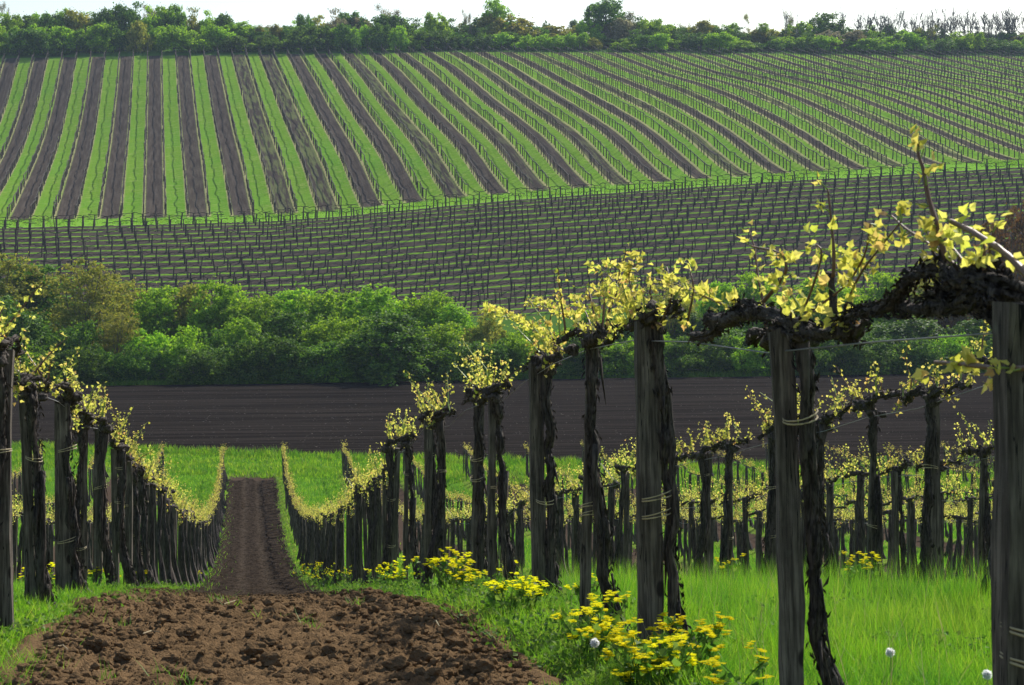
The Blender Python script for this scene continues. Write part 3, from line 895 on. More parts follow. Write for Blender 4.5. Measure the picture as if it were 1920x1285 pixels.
if v2:
    laid(v2, 'cordon', [(0, .036, .026, [(1330, 600), (1370, 600), (1410, 585), (1450, 590), (1490, 610), (1530, 625), (1585, 618)]),
                        (0, .024, .018, [(1300, 632), (1340, 625), (1390, 570), (1430, 590)]),
                        (0, .011, .008, [(1575, 612), (1590, 595), (1610, 578), (1650, 568), (1670, 578)]),
                        (0, .017, .009, [(1565, 600), (1562, 560), (1558, 520), (1550, 512)])], M['bark'], bump=.25, seed=6, nside=10)
    laid(v2, 'canes', [(0, .006, .0025, [(1562, 520), (1563, 470), (1558, 410), (1552, 355)]),
                       (0, .006, .003, [(1432, 565), (1465, 525), (1474, 500), (1462, 475), (1410, 462)]),
                       (0, .004, .002, [(1575, 600), (1610, 520), (1650, 465), (1690, 415)]),
                       (0, .004, .002, [(1500, 600), (1530, 520), (1540, 470), (1520, 455)]),
                       (.02, .005, .003, [(1400, 590), (1330, 560), (1270, 535), (1215, 520)]),
                       (0, .004, .002, [(1440, 600), (1500, 583), (1560, 590), (1590, 600)]),
                       (0, .004, .002, [(1510, 590), (1580, 540), (1620, 480), (1632, 420)])], M['cane'], True, .031, seed=8)
if v3:
    laid(v3, 'canes', [(0, .005, .002, [(1225, 615), (1190, 560), (1180, 510), (1210, 485)]),
                       (0, .005, .002, [(1240, 610), (1200, 590), (1150, 560), (1110, 545)]),
                       (0, .004, .002, [(1240, 605), (1260, 550), (1250, 500)]),
                       (0, .004, .002, [(1290, 600), (1300, 540), (1290, 495)]),
                       (0, .004, .002, [(1190, 600), (1160, 540), (1120, 495)])], M['cane'], True, .031, seed=9)
if v4:
    laid(v4, 'canes', [(0, .005, .002, [(1110, 640), (1075, 600), (1030, 580), (1000, 570)]),
                       (0, .004, .002, [(1115, 640), (1100, 590), (1080, 560)]),
                       (0, .004, .002, [(1130, 640), (1170, 610), (1180, 580)]),
                       (0, .004, .002, [(1060, 660), (1000, 620), (940, 590), (905, 580)])], M['cane'], True, .031, seed=10)

# ------------------------------------------------------------------ distant vines (hill, crosswise vineyard, plateau)
def prisms(mb, P, w_, h_, lean, mi=0):
    """thin four-sided uprights at P"""
    n = len(P)
    b = np.array([[-1, -1], [1, -1], [1, 1], [-1, 1]]) * .5
    V = np.zeros((n, 8, 3))
    V[:, :4, :2] = P[:, None, :2] + b[None] * w_[:, None, None]; V[:, :4, 2] = P[:, None, 2] - .1
    V[:, 4:, :2] = P[:, None, :2] + b[None] * w_[:, None, None] * .85 + lean[:, None]; V[:, 4:, 2] = P[:, None, 2] + h_[:, None]
    Q = np.array([[0, 1, 5, 4], [1, 2, 6, 5], [2, 3, 7, 6], [3, 0, 4, 7], [4, 5, 6, 7]])
    mb.add(V.reshape(-1, 3), (Q[None] + (np.arange(n) * 8)[:, None, None]).reshape(-1, 4), mi)
def arms(mb, A_, B_, w_, mi=0):
    """thin bars from A to B"""
    n = len(A_); D = B_ - A_; D /= np.linalg.norm(D, axis=1)[:, None]
    X = np.cross(D, [0, 0, 1.0]); Z = np.cross(X, D)
    c = [(-1, -1), (1, -1), (1, 1), (-1, 1)]
    V = np.stack([E + (X * a + Z * b) * w_ * .5 for E in (A_, B_) for a, b in c], 1)
    Q = np.array([[0, 1, 5, 4], [1, 2, 6, 5], [2, 3, 7, 6], [3, 0, 4, 7]])
    mb.add(V.reshape(-1, 3), (Q[None] + (np.arange(n) * 8)[:, None, None]).reshape(-1, 4), mi)

def build_far(vb, sb):
    r = np.random.default_rng(77)
    # hill: rows running up the slope
    for k in range(-16, 78):
        c0 = HP + k * SP
        sp = 1.5
        e = np.arange(E1 + r.uniform(0, .8), E2 + 1.5, sp); e = e + r.normal(0, .06, len(e))
        c = c0 + r.normal(0, .05, len(e))
        u, d = hill_xy(c, e); xp = 960 + F * u / d
        ok = (xp > -60) & (xp < 1985) & (r.random(len(e)) > .03)
        u, d = u[ok], d[ok]
        if len(u) < 4: continue
        z = H(u, d); n = len(u)
        h = r.normal(1.3, .09, n); h[0] = 1.5; h[-1] = 1.9
        lean = r.normal(0, .05, (n, 2)); P = np.stack([u, d, z], 1)
        prisms(vb, P, r.uniform(.08, .14, n), h, lean)
        sel = r.random(n) < .3
        prisms(sb, P[sel] + [.05, .03, 0], np.full(sel.sum(), .06), h[sel] + r.uniform(.0, .15, sel.sum()), lean[sel])
        T_ = P.copy(); T_[:, :2] += lean; T_[:, 2] += h
        T_[0, 2] -= .2; T_[-1, 2] -= .6
        arms(vb, T_[:-1] - [0, 0, .05], T_[1:] - [0, 0, .05], .085)
        # slanting brace at the lower end
        b0 = P[:1] + np.array([[0, -1.0, -.1]]); b0[:, 2] = H(b0[:, 0], b0[:, 1])
        arms(sb, b0, P[:1] + [0, 0, 1.2], .09)
    # crosswise vineyard below the hill: T-shaped old vines
    for k in range(0, 20):
        e0 = E0 - k * SP2
        c = np.arange(-45, 125, 1.45 * (1 + .004 * k)) + r.uniform(0, .3); c = c + r.normal(0, .07, len(c)); e = e0 + r.normal(0, .06, len(c)) + .25 * np.sin(c * .05 + k)
        u, d = hill_xy(c, e); xp = 960 + F * u / d
        ok = (xp > -60) & (xp < 1985) & (r.random(len(c)) > .07); u, d = u[ok], d[ok]
        z = H(u, d); n = len(u); P = np.stack([u, d, z], 1)
        h = r.normal(1.36, .1, n); lean = r.normal(0, .09, (n, 2))
        prisms(vb, P, r.uniform(.09, .17, n), h, lean)
        sel = r.random(n) < .5
        prisms(sb, P[sel] + [.08, .03, 0], np.full(sel.sum(), .07), h[sel] + r.uniform(-.1, .12, sel.sum()), lean[sel] * .3)
        T_ = P.copy(); T_[:, :2] += lean; T_[:, 2] += h - .04
        ax = np.array([cos(A2), -sin(A2), 0])
        for sg in (-1, 1):
            L = r.uniform(.6, .85, n)[:, None]
            mid = T_ + ax * sg * L * .5 + np.stack([np.zeros(n), np.zeros(n), r.uniform(0, .14, n)], 1)
            arms(vb, T_, mid, .07); arms(vb, mid, T_ + ax * sg * L + np.stack([np.zeros(n), np.zeros(n), r.normal(.02, .06, n)], 1), .065)
    # plateau vineyard on the skyline, a few rows of stakes
    for dd in (452, 456, 461, 467):
        xs = np.arange(385, 605, 3.6) + r.normal(0, .7, 62)[:len(np.arange(385, 605, 3.6))]
        u = (xs - 960) / F * dd; d = np.full(len(u), float(dd)); z = H(u, d)
        prisms(sb, np.stack([u, d, z], 1), np.full(len(u), .13), r.normal(1.6, .12, len(u)), r.normal(0, .06, (len(u), 2)))
    for dd in (458, 468):
        for a, b in ((765, 850), (1000, 1100)):
            xs = np.arange(a, b, 4.0); u = (xs - 960) / F * dd; d = np.full(len(u), float(dd)); z = H(u, d)
            prisms(sb, np.stack([u, d, z], 1), np.full(len(u), .12), r.normal(1.5, .12, len(u)), r.normal(0, .06, (len(u), 2)))
build_far(RV, RS)
tag(RV.build('grapevines', [M['bark'], M['cane'], M['vleaf']]), 'distant and crowded grapevines beyond the nearest three hundred', 'grapevines', kind='stuff')
tag(RS.build('wooden_stakes', M['stake']), 'distant wooden stakes of the hill vineyards and the lower rows', 'stakes', kind='stuff')

# ------------------------------------------------------------------ bushes and trees
def crown(seed, rx, rz, nblob, nleaf, leaf, zbase=.0, flat=.9, gap=.0, low=0.0, dome=False):
    """leaf-sized faces on and inside a cloud of irregular blobs; height 0..2*rz"""
    r = np.random.default_rng(seed)
    B = []
    for i in range(nblob):
        v = rdir(r, 1)[0]; q = r.random() ** .4 * .82
        c = np.array([v[0] * rx * q, v[1] * rx * q * flat, rz + v[2] * rz * q])
        s = r.uniform(.16, .36) * (rx * .5 + rz * .5)
        if dome: c = np.array([v[0] * rx * q, v[1] * rx * q * flat, abs(v[2]) * 2 * rz * q * .95 + s * .35])
        c[2] = max(c[2], s * .35 + low)
        B.append((c, s * r.uniform(.8, 1.2, 3)))
    C = np.array([b[0] for b in B]); R = np.array([b[1] for b in B])
    wgt = (R ** 2).mean(1); wgt /= wgt.sum()
    nt_ = max(60, nleaf // 26)                        # sprays of leaves on the blobs' surfaces
    i = r.choice(nblob, nt_, p=wgt)
    v = rdir(r, nt_, .35)
    sh = np.where(r.random(nt_) < .85, r.uniform(.85, 1.08, nt_), r.uniform(.3, .9, nt_))
    TC = C[i] + v * R[i] * sh[:, None]
    tr_ = r.uniform(.9, 2.0, nt_) * leaf
    j = r.integers(0, nt_, nleaf)
    w2 = rdir(r, nleaf, .25)
    P = TC[j] + w2 * tr_[j][:, None] * r.random((nleaf, 1)) ** .5 * [1.1, 1.1, .8]
    v = v[j] * .6 + w2 * .6
    stray = r.random(nleaf) < .07
    P[stray] += rdir(r, stray.sum(), .8) * min(leaf * 5, .7) * r.random((stray.sum(), 1))
    keep = P[:, 2] > low * .6 + .02
    P, v = P[keep], v[keep]
    mb = MB()
    scatter(mb, P, rdir(r, len(P), -.1) + v * .2, v + rdir(r, len(P)) * .55, leaf * r.uniform(.6, 1.35, len(P)))
    return mb, C

def limbs(seed, C, rad=.09, base_z=-.3, nstem=1, n=5, spread=.3):
    """stems forking towards the crown's blobs"""
    r = np.random.default_rng(seed); mb = MB()
    for s in range(nstem):
        b = np.array([r.normal(0, spread), r.normal(0, spread), base_z]); 
        sub = C[s::nstem]
        fork = np.array([b[0] * .7, b[1] * .7, max(sub[:, 2].min() * .6, .5)])
        tube(mb, smoothpath([b, (b + fork) / 2 + r.normal(0, .06, 3), fork], 3), np.linspace(rad, rad * .7, 7), n, r, .06)
        for c in sub:
            m_ = (fork + c) / 2 + r.normal(0, .15, 3); m_[2] += .1
            tube(mb, smoothpath([fork, m_, c + (c - fork) * .15], 3), np.linspace(rad * .5, rad * .1, 7), n - 1)
    return mb

def bare_tree(seed, h, rad=.13, depth=5, spread=.34, twig=.02):
    r = np.random.default_rng(seed); mb = MB(); tips = []
    def grow(p, d, L, rr, lev):
        n = 4; P = [p]
        for _ in range(n):
            d = d + r.normal(0, .11, 3); d[2] += .05; d /= np.linalg.norm(d); P.append(P[-1] + d * L / n)
        tube(mb, P, np.linspace(rr, max(rr * .62, twig), n + 1), 5 if lev < 2 else 3, cap=False)
        if lev >= depth: tips.append(P[-1]); return
        for q in range(r.integers(2, 4) if lev < 2 else 2):
            i = r.integers(1, n + 1)
            nd = d + r.normal(0, spread, 3); nd[2] = abs(nd[2]) * 1.1 + .2; nd /= np.linalg.norm(nd)
            grow(P[i], nd, L * r.uniform(.6, .85), max(rr * .5, twig), lev + 1)
    grow(np.array([0, 0, -.3]), np.array([0, 0, 1.0]), h * .3, rad, 0)
    V = np.concatenate(mb.V); s = h / V[:, 2].max(); mb.V = [V * [min(s, 1.2), min(s, 1.2), s]]
    return mb, np.array(tips) * [min(s, 1.2), min(s, 1.2), s]

PR = {}
# prototypes: unit size about 1 m radius scaled on placement would stretch leaves, so each is built near its real size
def proto(kind, i):
    key = (kind, i)
    if key in PR: return PR[key]
    sd = hash_(kind) + i * 13
    if kind == 'mid_round':   mb, C = crown(sd, 2.6, 2.6, 40, 18000, .15, flat=.8, dome=True); st = limbs(sd, C, .09, nstem=3)
    elif kind == 'mid_low':   mb, C = crown(sd, 2.4, 1.7, 38, 14000, .13, flat=.8, dome=True); st = limbs(sd, C, .06, nstem=4)
    elif kind == 'mid_tree':  mb, C = crown(sd, 3.0, 3.6, 46, 13000, .13, flat=.8, low=.5); st = limbs(sd, C, .14, nstem=2)
    elif kind == 'far_bush':  mb, C = crown(sd, 3.0, 2.2, 30, 5600, .25, flat=.8, dome=True); st = limbs(sd, C, .09, nstem=2, n=4)
    elif kind == 'far_tree':  mb, C = crown(sd, 3.6, 3.0, 30, 6500, .26, flat=.9, low=1.0); st = limbs(sd, C, .2, nstem=1, n=5)
    elif kind == 'wispy':
        st, tips = bare_tree(sd, 7, .11, 5, .4, .022)
        r = np.random.default_rng(sd); mb = MB()
        P = tips[r.integers(0, len(tips), 2200)] + r.normal(0, .28, (2200, 3))
        scatter(mb, P, rdir(r, len(P)), rdir(r, len(P)), .17 * r.uniform(.6, 1.3, len(P)))
    elif kind == 'bare':
        st, tips = bare_tree(sd, 8, .11, 5, .3, .024); mb = None
    VV = np.concatenate((mb or st).V)
    DIM[key] = (np.percentile(np.abs(VV[:, :2]), 97.5) * (1.12 if mb else 1), np.percentile(VV[:, 2], 99))
    res = (mb.mesh('crown', M['leafA']) if mb else None, st.mesh('trunk', M['farwood']))
    PR[key] = res
    return res
def hash_(s): return sum(ord(ch) * (i + 3) for i, ch in enumerate(s)) * 17 % 9000
DIM = {}
NV = {'mid_round': 4, 'mid_low': 4, 'mid_tree': 3, 'far_bush': 5, 'far_tree': 3, 'wispy': 4, 'bare': 6}
_mc = {}
def crown_with(me, mat):
    k = (me.name, mat.name)
    if k not in _mc:
        if me.materials[0] == mat or (me.get('u') is None): c = me; c['u'] = 1
        else: c = me.copy()
        c.materials[0] = mat; _mc[k] = c
    return _mc[k]
cnt = {}
def plant(kind, mat, x, d, ytop, wpx, name, label, cat, group, ybase=None, trunkcol=None):
    """stand a bush or tree so that it shows at photo column x, its top at photo row ytop"""
    cnt[kind] = cnt.get(kind, 0) + 1
    i = (cnt[kind] * 5 + int(x)) % NV[kind]
    r = np.random.default_rng(abs(int(x * 7 + d)))
    u = (x - 960) / F * d; z = Hs(u, d)
    top = ZC - (ytop - 400) / F * d
    hgt = max(top - z, .8)
    cm, tm = proto(kind, i)
    rad, h0 = DIM[(kind, i)]
    if kind in ('mid_round', 'mid_low', 'far_bush'): wpx = wpx * 1.25
    o = empty(name, (u, d, z - .05), r.random() * 6.28)
    s = wpx / F * d / 2 / rad
    o.scale = (s, s, hgt / h0)
    if cm is not None: link('crown', crown_with(cm, M[mat]), o)
    link('trunk', tm, o)
    tag(o, label, cat, group)
    return o

LOOK = {'leafA': 'bright green', 'leafB': 'dark green', 'leafC': 'olive yellow', 'leafD': 'russet brown', 'leafE': 'pale pinkish'}
# hedgerow at the foot of the crosswise vineyard: (x, top y, width px, distance, prototype, material)
MID = [(20, 478, 190, 158, 'mid_tree', 'leafC'), (95, 505, 150, 160, 'mid_round', 'leafB'), (165, 492, 170, 154, 'mid_tree', 'leafC'), (225, 520, 110, 160, 'mid_tree', 'leafC'),
       (-30, 560, 160, 150, 'mid_round', 'leafB'), (60, 590, 150, 146, 'mid_round', 'leafB'), (150, 610, 120, 144, 'mid_low', 'leafB'), (215, 585, 120, 147, 'mid_tree', 'leafC'),
       (285, 545, 130, 158, 'mid_round', 'leafA'), (350, 540, 120, 160, 'mid_round', 'leafC'), (415, 536, 120, 158, 'mid_round', 'leafA'), (480, 560, 120, 157, 'mid_round', 'leafA'),
       (540, 548, 120, 160, 'mid_round', 'leafA'), (600, 555, 130, 157, 'mid_round', 'leafA'), (665, 552, 120, 160, 'mid_round', 'leafA'), (735, 545, 140, 158, 'mid_round', 'leafA'),
       (800, 555, 120, 160, 'mid_round', 'leafA'), (860, 575, 110, 159, 'mid_round', 'leafA'), (915, 590, 100, 157, 'mid_low', 'leafC'), (560, 590, 120, 152, 'mid_round', 'leafB'),
       (285, 625, 100, 146, 'mid_low', 'leafA'), (350, 618, 120, 145, 'mid_low', 'leafA'), (415, 625, 100, 147, 'mid_low', 'leafB'), (500, 628, 120, 143.5, 'mid_low', 'leafB'), (455, 600, 100, 150, 'mid_round', 'leafA'),
       (640, 600, 120, 150, 'mid_round', 'leafA'), (610, 645, 110, 143.5, 'mid_low', 'leafB'), (725, 592, 180, 144, 'mid_round', 'leafB'), (820, 610, 120, 149, 'mid_round', 'leafA'), (870, 645, 120, 145, 'mid_low', 'leafB'),
       (950, 640, 130, 147, 'mid_low', 'leafB'), (985, 612, 90, 156, 'mid_low', 'leafA'), (1040, 640, 110, 150, 'mid_low', 'leafB'), (1110, 585, 80, 162, 'mid_round', 'leafA'), (1060, 618, 80, 162, 'mid_low', 'leafA'),
       (1120, 640, 130, 149, 'mid_low', 'leafB'), (1180, 600, 110, 156, 'mid_round', 'leafB'), (1255, 530, 130, 158, 'mid_tree', 'leafC'), (1215, 640, 130, 150, 'mid_low', 'leafB'),
       (1310, 590, 120, 156, 'mid_round', 'leafB'), (1300, 645, 130, 151, 'mid_low', 'leafB'), (1345, 535, 90, 166, 'mid_round', 'leafA'), (1405, 520, 100, 166, 'mid_round', 'leafA'), (1385, 620, 140, 152, 'mid_round', 'leafB'),
       (1470, 560, 110, 164, 'mid_round', 'leafA'), (1520, 528, 110, 166, 'mid_round', 'leafA'), (1480, 625, 140, 153, 'mid_round', 'leafB'), (1590, 545, 120, 166, 'mid_round', 'leafA'), (1575, 625, 150, 153, 'mid_round', 'leafB'),
       (1655, 520, 110, 167, 'mid_round', 'leafA'), (1660, 610, 150, 155, 'mid_round', 'leafB'), (1725, 532, 110, 167, 'mid_round', 'leafC'), (1745, 600, 150, 155, 'mid_round', 'leafB'), (1790, 525, 90, 166, 'mid_round', 'leafD'),
       (1830, 600, 150, 155, 'mid_round', 'leafB'), (1895, 390, 130, 164, 'mid_tree', 'leafD'), (1840, 490, 100, 163, 'mid_tree', 'leafD'), (1905, 590, 140, 156, 'mid_round', 'leafB')]
_r = np.random.default_rng(4)
for x_ in range(-20, 1930, 62):
    u_ = (x_ - 960) / F * 140; de = 134.3 + .18 * (u_ + 30)
    MID.append((x_ + _r.uniform(-14, 14), 652 + _r.uniform(-14, 16) - (18 if x_ > 900 else 0), 92, de + 6.5 + _r.uniform(-.8, .8), 'mid_low', str(_r.choice(['leafA', 'leafB', 'leafB']))))
shape = {'mid_round': 'rounded', 'mid_low': 'low spreading', 'mid_tree': 'tall loose'}
seen = {}
for a in sorted(MID):
    x, yt, wp, d, kd, mt = a
    key = (kd, mt, d > 153)
    seen[key] = seen.get(key, 0) + 1
    n = seen[key]
    what = 'tree' if kd == 'mid_tree' else 'bush'
    row = 'rear' if d > 153 else 'front'
    lab = f"{LOOK[mt]} {shape[kd]} {what}, {WORD.get(n, ord_(n))} such from left, {row} of the valley hedge"
    plant(kd, mt, x, d - 5 if d <= 153 else d - 2, yt, wp, 'hedge_tree' if what == 'tree' else 'hedge_bush', lab, what, 'bushes and trees of the valley hedge')

# hedge on the skyline
def prof(x):
    return np.interp(x, [-40, 0, 60, 130, 200, 250, 300, 350, 400, 440, 470, 530, 560, 620, 690, 740, 790, 830, 870, 900, 1010, 1080, 1200, 1260, 1340, 1440, 1500, 1640, 1700, 1930],
                     [48, 42, 48, 36, 36, 28, 24, 32, 42, 55, 64, 62, 46, 40, 42, 48, 55, 52, 58, 50, 62, 60, 52, 58, 62, 74, 66, 72, 82, 80])
r = np.random.default_rng(8)
FAR = []
x = -30
while x < 1960:
    p_ = float(prof(x)) - 15 if x < 1590 else float(prof(x)) - 22; d = r.uniform(393, 402)
    FAR.append((x, p_ + r.uniform(-5, 9), r.uniform(36, 62), d, 'far_bush', str(r.choice(['leafA', 'leafB', 'leafB', 'leafC', 'leafE'], p=[.34, .26, .14, .2, .06]))))
    x += r.uniform(20, 30)
x = -20
while x < 1930:
    p_ = float(prof(x)); d = r.uniform(382, 389)
    FAR.append((x, min(max(p_ + 12, 52), 74) + r.uniform(-12, 9), r.uniform(34, 60), d, 'far_bush', str(r.choice(['leafA', 'leafB', 'leafC'], p=[.5, .38, .12]))))
    x += r.uniform(24, 36)
FAR += [(930, 2, 66, 398, 'far_tree', 'leafA'), (950, 30, 90, 396, 'far_bush', 'leafC'), (1135, 3, 92, 398, 'far_tree', 'leafB'), (1195, 22, 70, 396, 'wispy', 'leafE'), (1165, 40, 60, 394, 'far_bush', 'leafE'),
        (820, 27, 42, 392, 'far_bush', 'leafA'), (735, 12, 70, 398, 'wispy', 'leafE'), (760, 30, 40, 398, 'wispy', 'leafE'), (877, 20, 26, 398, 'wispy', 'leafE'), (300, 12, 70, 400, 'wispy', 'leafE'),
        (262, 16, 50, 400, 'wispy', 'leafE'), (335, 14, 32, 396, 'far_tree', 'leafA'), (20, 6, 40, 400, 'wispy', 'leafE'), (1285, 40, 44, 400, 'wispy', 'leafC'), (1026, 40, 22, 410, 'far_tree', 'leafB'), (1074, 38, 20, 410, 'far_tree', 'leafB'), (1335, 46, 36, 404, 'wispy', 'leafC'),
        (1376, 44, 26, 410, 'far_tree', 'leafA'), (1410, 25, 40, 402, 'wispy', 'leafC'), (1430, 44, 30, 400, 'far_tree', 'leafA'), (1490, 18, 50, 402, 'wispy', 'leafE'), (1548, 26, 72, 398, 'far_tree', 'leafB'), (1500, 45, 50, 396, 'far_bush', 'leafA'), (1575, 60, 80, 388, 'far_bush', 'leafE'),
        (1660, 68, 64, 386, 'far_bush', 'leafB'), (1735, 48, 50, 392, 'wispy', 'leafC'), (220, 25, 60, 402, 'wispy', 'leafC')]
far_shape = {'far_bush': 'dense rounded bush', 'far_tree': 'full-crowned tree', 'wispy': 'thin-leaved wispy tree'}
seen = {}
def dfe(x, e): return e / (cos(A2) + (x - 960) / F * sin(A2))
for a in sorted(FAR, key=lambda a: a[0]):
    x, yt, wp, d, kd, mt = a
    key = (kd, mt, d > 390); seen[key] = seen.get(key, 0) + 1; n = seen[key]
    lab = f"{LOOK[mt]} {far_shape[kd]}, {WORD.get(n, ord_(n))} such from left, {'back' if d > 390 else 'front'} of skyline hedge"
    plant(kd, mt, x, dfe(x, d - 7), yt, wp, {'far_bush': 'hedge_bush', 'far_tree': 'broadleaf_tree', 'wispy': 'wispy_tree'}[kd], lab, 'bush' if kd == 'far_bush' else 'tree', 'bushes and trees of the skyline hedge')
# bare trees at the right end of the skyline
n = 0
x = 1586
while x < 1950:
    n += 1
    plant('bare', 'leafA', x, dfe(x, r.uniform(384, 398)), 16 + r.uniform(-3, 14), r.uniform(40, 62), 'bare_tree', f"leafless grey tree on the skyline, {WORD.get(n, ord_(n))} from left of the bare row", 'tree', 'bare trees on the skyline')
    x += r.uniform(6, 13)
for x_, yt, wp in ((1745, 40, 50), (1475, 20, 36), (1505, 24, 36), (876, 18, 22)):
    n += 1
    plant('bare', 'leafA', x_, dfe(x_, 383), yt, wp, 'bare_tree', {1745: 'squat leafless tree standing in front of the bare row on the skyline', 1475: 'leafless tree left of the dark round tree on the skyline', 1505: 'thin leafless tree touching the dark round tree on the skyline', 876: 'lone spindly bare tree beside the tallest green skyline tree'}[x_], 'tree', 'bare trees on the skyline')

# ------------------------------------------------------------------ grass
BL_T = np.array([[-.5, 0, 0], [.5, 0, 0], [.34, .55, .05], [-.34, .55, .05], [0, 1, .2]])
BL_F = [np.array([[0, 1, 2, 3]]), np.array([[3, 2, 4]])]
def blades(mb, u, d, z, h, w_, r, lean=.35, mi=0):
    n = len(u)
    a = r.random(n) * 2 * pi
    sx = np.stack([np.cos(a), np.sin(a), np.zeros(n)], 1) * w_[:, None]
    up = np.stack([r.normal(0, lean, n) * h, r.normal(0, lean, n) * h, h], 1)
    nz = np.cross(sx, up); nz /= np.linalg.norm(nz, axis=1)[:, None] + 1e-9
    P = np.stack([u, d, z - .01], 1)
    T = BL_T
    V = P[:, None] + T[None, :, :1] * sx[:, None] + T[None, :, 1:2] * up[:, None] + T[None, :, 2:] * (nz * h[:, None])[:, None]
    off = (np.arange(n) * 5)[:, None, None]
    mb.add(V.reshape(-1, 3), [(f[None] + off).reshape(-1, f.shape[1]) for f in BL_F], mi)

def build_grass():
    r = np.random.default_rng(31)
    mb = MB()
    # (number, Y range, X range, height, width)
    def lane_pts(n, Y0, Y1, X0, X1, pw=1.6):
        Y = Y0 + (Y1 - Y0) * r.random(n) ** pw
        X = r.uniform(X0, X1, n); return X, Y
    def put(X, Y, h, w_, lean=.3, mask=None, lim=3.2):
        u, d = near_xy(X, Y); xp = 960 + F * u / np.maximum(d, .1)
        ok = (xp > -90) & (xp < 2010) & (d > lim)
        if mask is not None: ok &= mask
        u, d, X, Y, h, w_ = u[ok], d[ok], X[ok], Y[ok], h[ok], w_[ok]
        blades(mb, u, d, Hn(u, d), h, w_, r, lean)
    # lush lane right of the first row
    X, Y = lane_pts(230000, 4.4, 19, 1.75, 4.15, 1.25)
    dens = fbm(X * 1.3, Y * 1.3, 3)
    h = (.10 + .09 * dens + r.normal(0, .028, len(X))).clip(.03) * (1 + .35 * (vnoise(X * 9, Y * 9))); put(X, Y, h, r.uniform(.002, .0045, len(X)), .55)
    # tall seed-head stems in that lane
    X, Y = lane_pts(9000, 6.5, 15, 1.9, 4.3, 1.0)
    put(X, Y, r.uniform(.16, .32, len(X)), r.uniform(.0016, .003, len(X)), .16)
    # berms of the first rows
    for Xc, n in ((1.38, 34000), (-1.12, 42000), (4.28, 12000), (-3.8, 5000)):
        X = Xc + r.normal(0, .24, n); Y = 4.6 + (26 - 4.6) * r.random(n) ** 1.5
        dens = fbm(X * 2.5 + 7, Y * 2.5, 3)
        h = (.055 + .1 * np.maximum(dens, -.2) + r.normal(0, .02, n)).clip(.02)
        put(X, Y, h, r.uniform(.0025, .006, n), .5, mask=(dens > -.3) & ((X > LX1 - .02 - .12 * np.clip((Y - 9) / 2, 0, 1)) | (X < LX0 + .02 + .26 * np.clip((Y - 6.8) / 2, 0, 1) * np.clip((22 - Y) / 4, 0, 1) + .1 * dens)))
    # remaining grass lanes down to the valley
    for j in range(-5, 14):
        Xc = .22 + j * SP
        if j % 2 == 0: continue
        n = 17000 if j in (1, -1) else 9000
        X = Xc + r.uniform(-1.15, 1.15, n); Y = 14 + (88 - 14) * r.random(n) ** .9
        u, d = near_xy(X, Y)
        sc_ = np.clip(d / 30, .5, 2.2)
        h = (.15 + .1 * fbm(X, Y * .6, 3) + r.normal(0, .03, n)).clip(.05); put(X, Y, h, r.uniform(.006, .011, n) * sc_, .3)
    # berms further down
    for k, Xc in ROWX.items():
        n = 3500 if abs(k) < 3 else 1800
        X = Xc + r.normal(0, .22, n); Y = 22 + (86 - 22) * r.random(n); u, d = near_xy(X, Y)
        h = r.uniform(.05, .14, n); put(X, Y, h, r.uniform(.008, .014, n) * np.clip(d / 30, .6, 2.2), .5)
    # sparse sprouts in the tilled soil
    X, Y = lane_pts(500, 5.5, 16, LX0, LX1)
    cl = r.integers(0, 26, 500); cx = r.uniform(LX0, LX1, 26); cy = r.uniform(5.6, 15, 26)
    X = cx[cl] + r.normal(0, .03, 500); Y = cy[cl] + r.normal(0, .05, 500)
    u, d = near_xy(X, Y); blades(mb, u, d, lane_z(X, Y), r.uniform(.03, .08, 500), np.full(500, .004), r, .7)
    tag(mb.build('grass', M['grass']), 'lush green grass of the vineyard lanes and row edges', 'grass', kind='stuff')
    # thick grass strip along the bare field and under the valley hedge
    mb = MB()
    n = 70000
    u = r.uniform(-30, 42, n); q = r.random(n)
    d0 = 93.4 - .245 * (u + 13.2)
    d = d0 - .2 - (8.0 - .03 * u) * q ** 1.2
    h = (.18 + .2 * np.exp(-((d0 - d - .6) / .8) ** 2) + .2 * fbm(u * .5, d * .5, 3)).clip(.1) * r.uniform(.7, 1.2, n)
    blades(mb, u, d, Hn(u, d), h, r.uniform(.02, .045, n), r, .35)
    n = 30000
    u = r.uniform(-45, 45, n); d1 = 134.3 + .18 * (u + 30)
    d = d1 - .3 + 6 * r.random(n) ** 1.4
    h = (.3 + .45 * fbm(u * .35, d * .35, 3)).clip(.1)
    blades(mb, u, d, H(u, d), h, r.uniform(.03, .06, n), r, .4)
    n = 22000                                            # rough verge between the two far vineyards
    c = r.uniform(-24, 118, n); e = r.uniform(E0 + 1.2, E1 - .6, n); u, d = hill_xy(c, e)
    blades(mb, u, d, H(u, d), (.14 + .25 * fbm(u * .2, d * .2, 3)).clip(.05), r.uniform(.05, .09, n), r, .5)
    tag(mb.build('field_edge_grass', M['grass']), 'taller grass along the edges of the bare field and hillside track', 'grass', kind='stuff')
    # low broad-leaved weeds
    mb = MB()
    n = 26000
    side = r.random(n) < .68
    X = np.where(side, 1.3 + r.normal(0, .17, n), -.98 + r.normal(0, .2, n)); Y = 4.8 + 22 * r.random(n) ** 1.6
    dens = fbm(X * 3.1 + 3, Y * 3.1, 3); ok = (dens > -.12) & ((X > LX1 - .10) | (X < LX0 + .06 + .2 * np.clip((Y - 6.5) / 2, 0, 1)))
    X, Y, dens = X[ok], Y[ok], dens[ok]
    n = 26000                                            # clover and plantain patches in the grass lane
    X2 = r.uniform(1.75, 4.1, n); Y2 = 4.6 + 12 * r.random(n) ** 1.4; d2 = fbm(X2 * 1.6 + 11, Y2 * 1.6, 3); k2 = d2 > .06
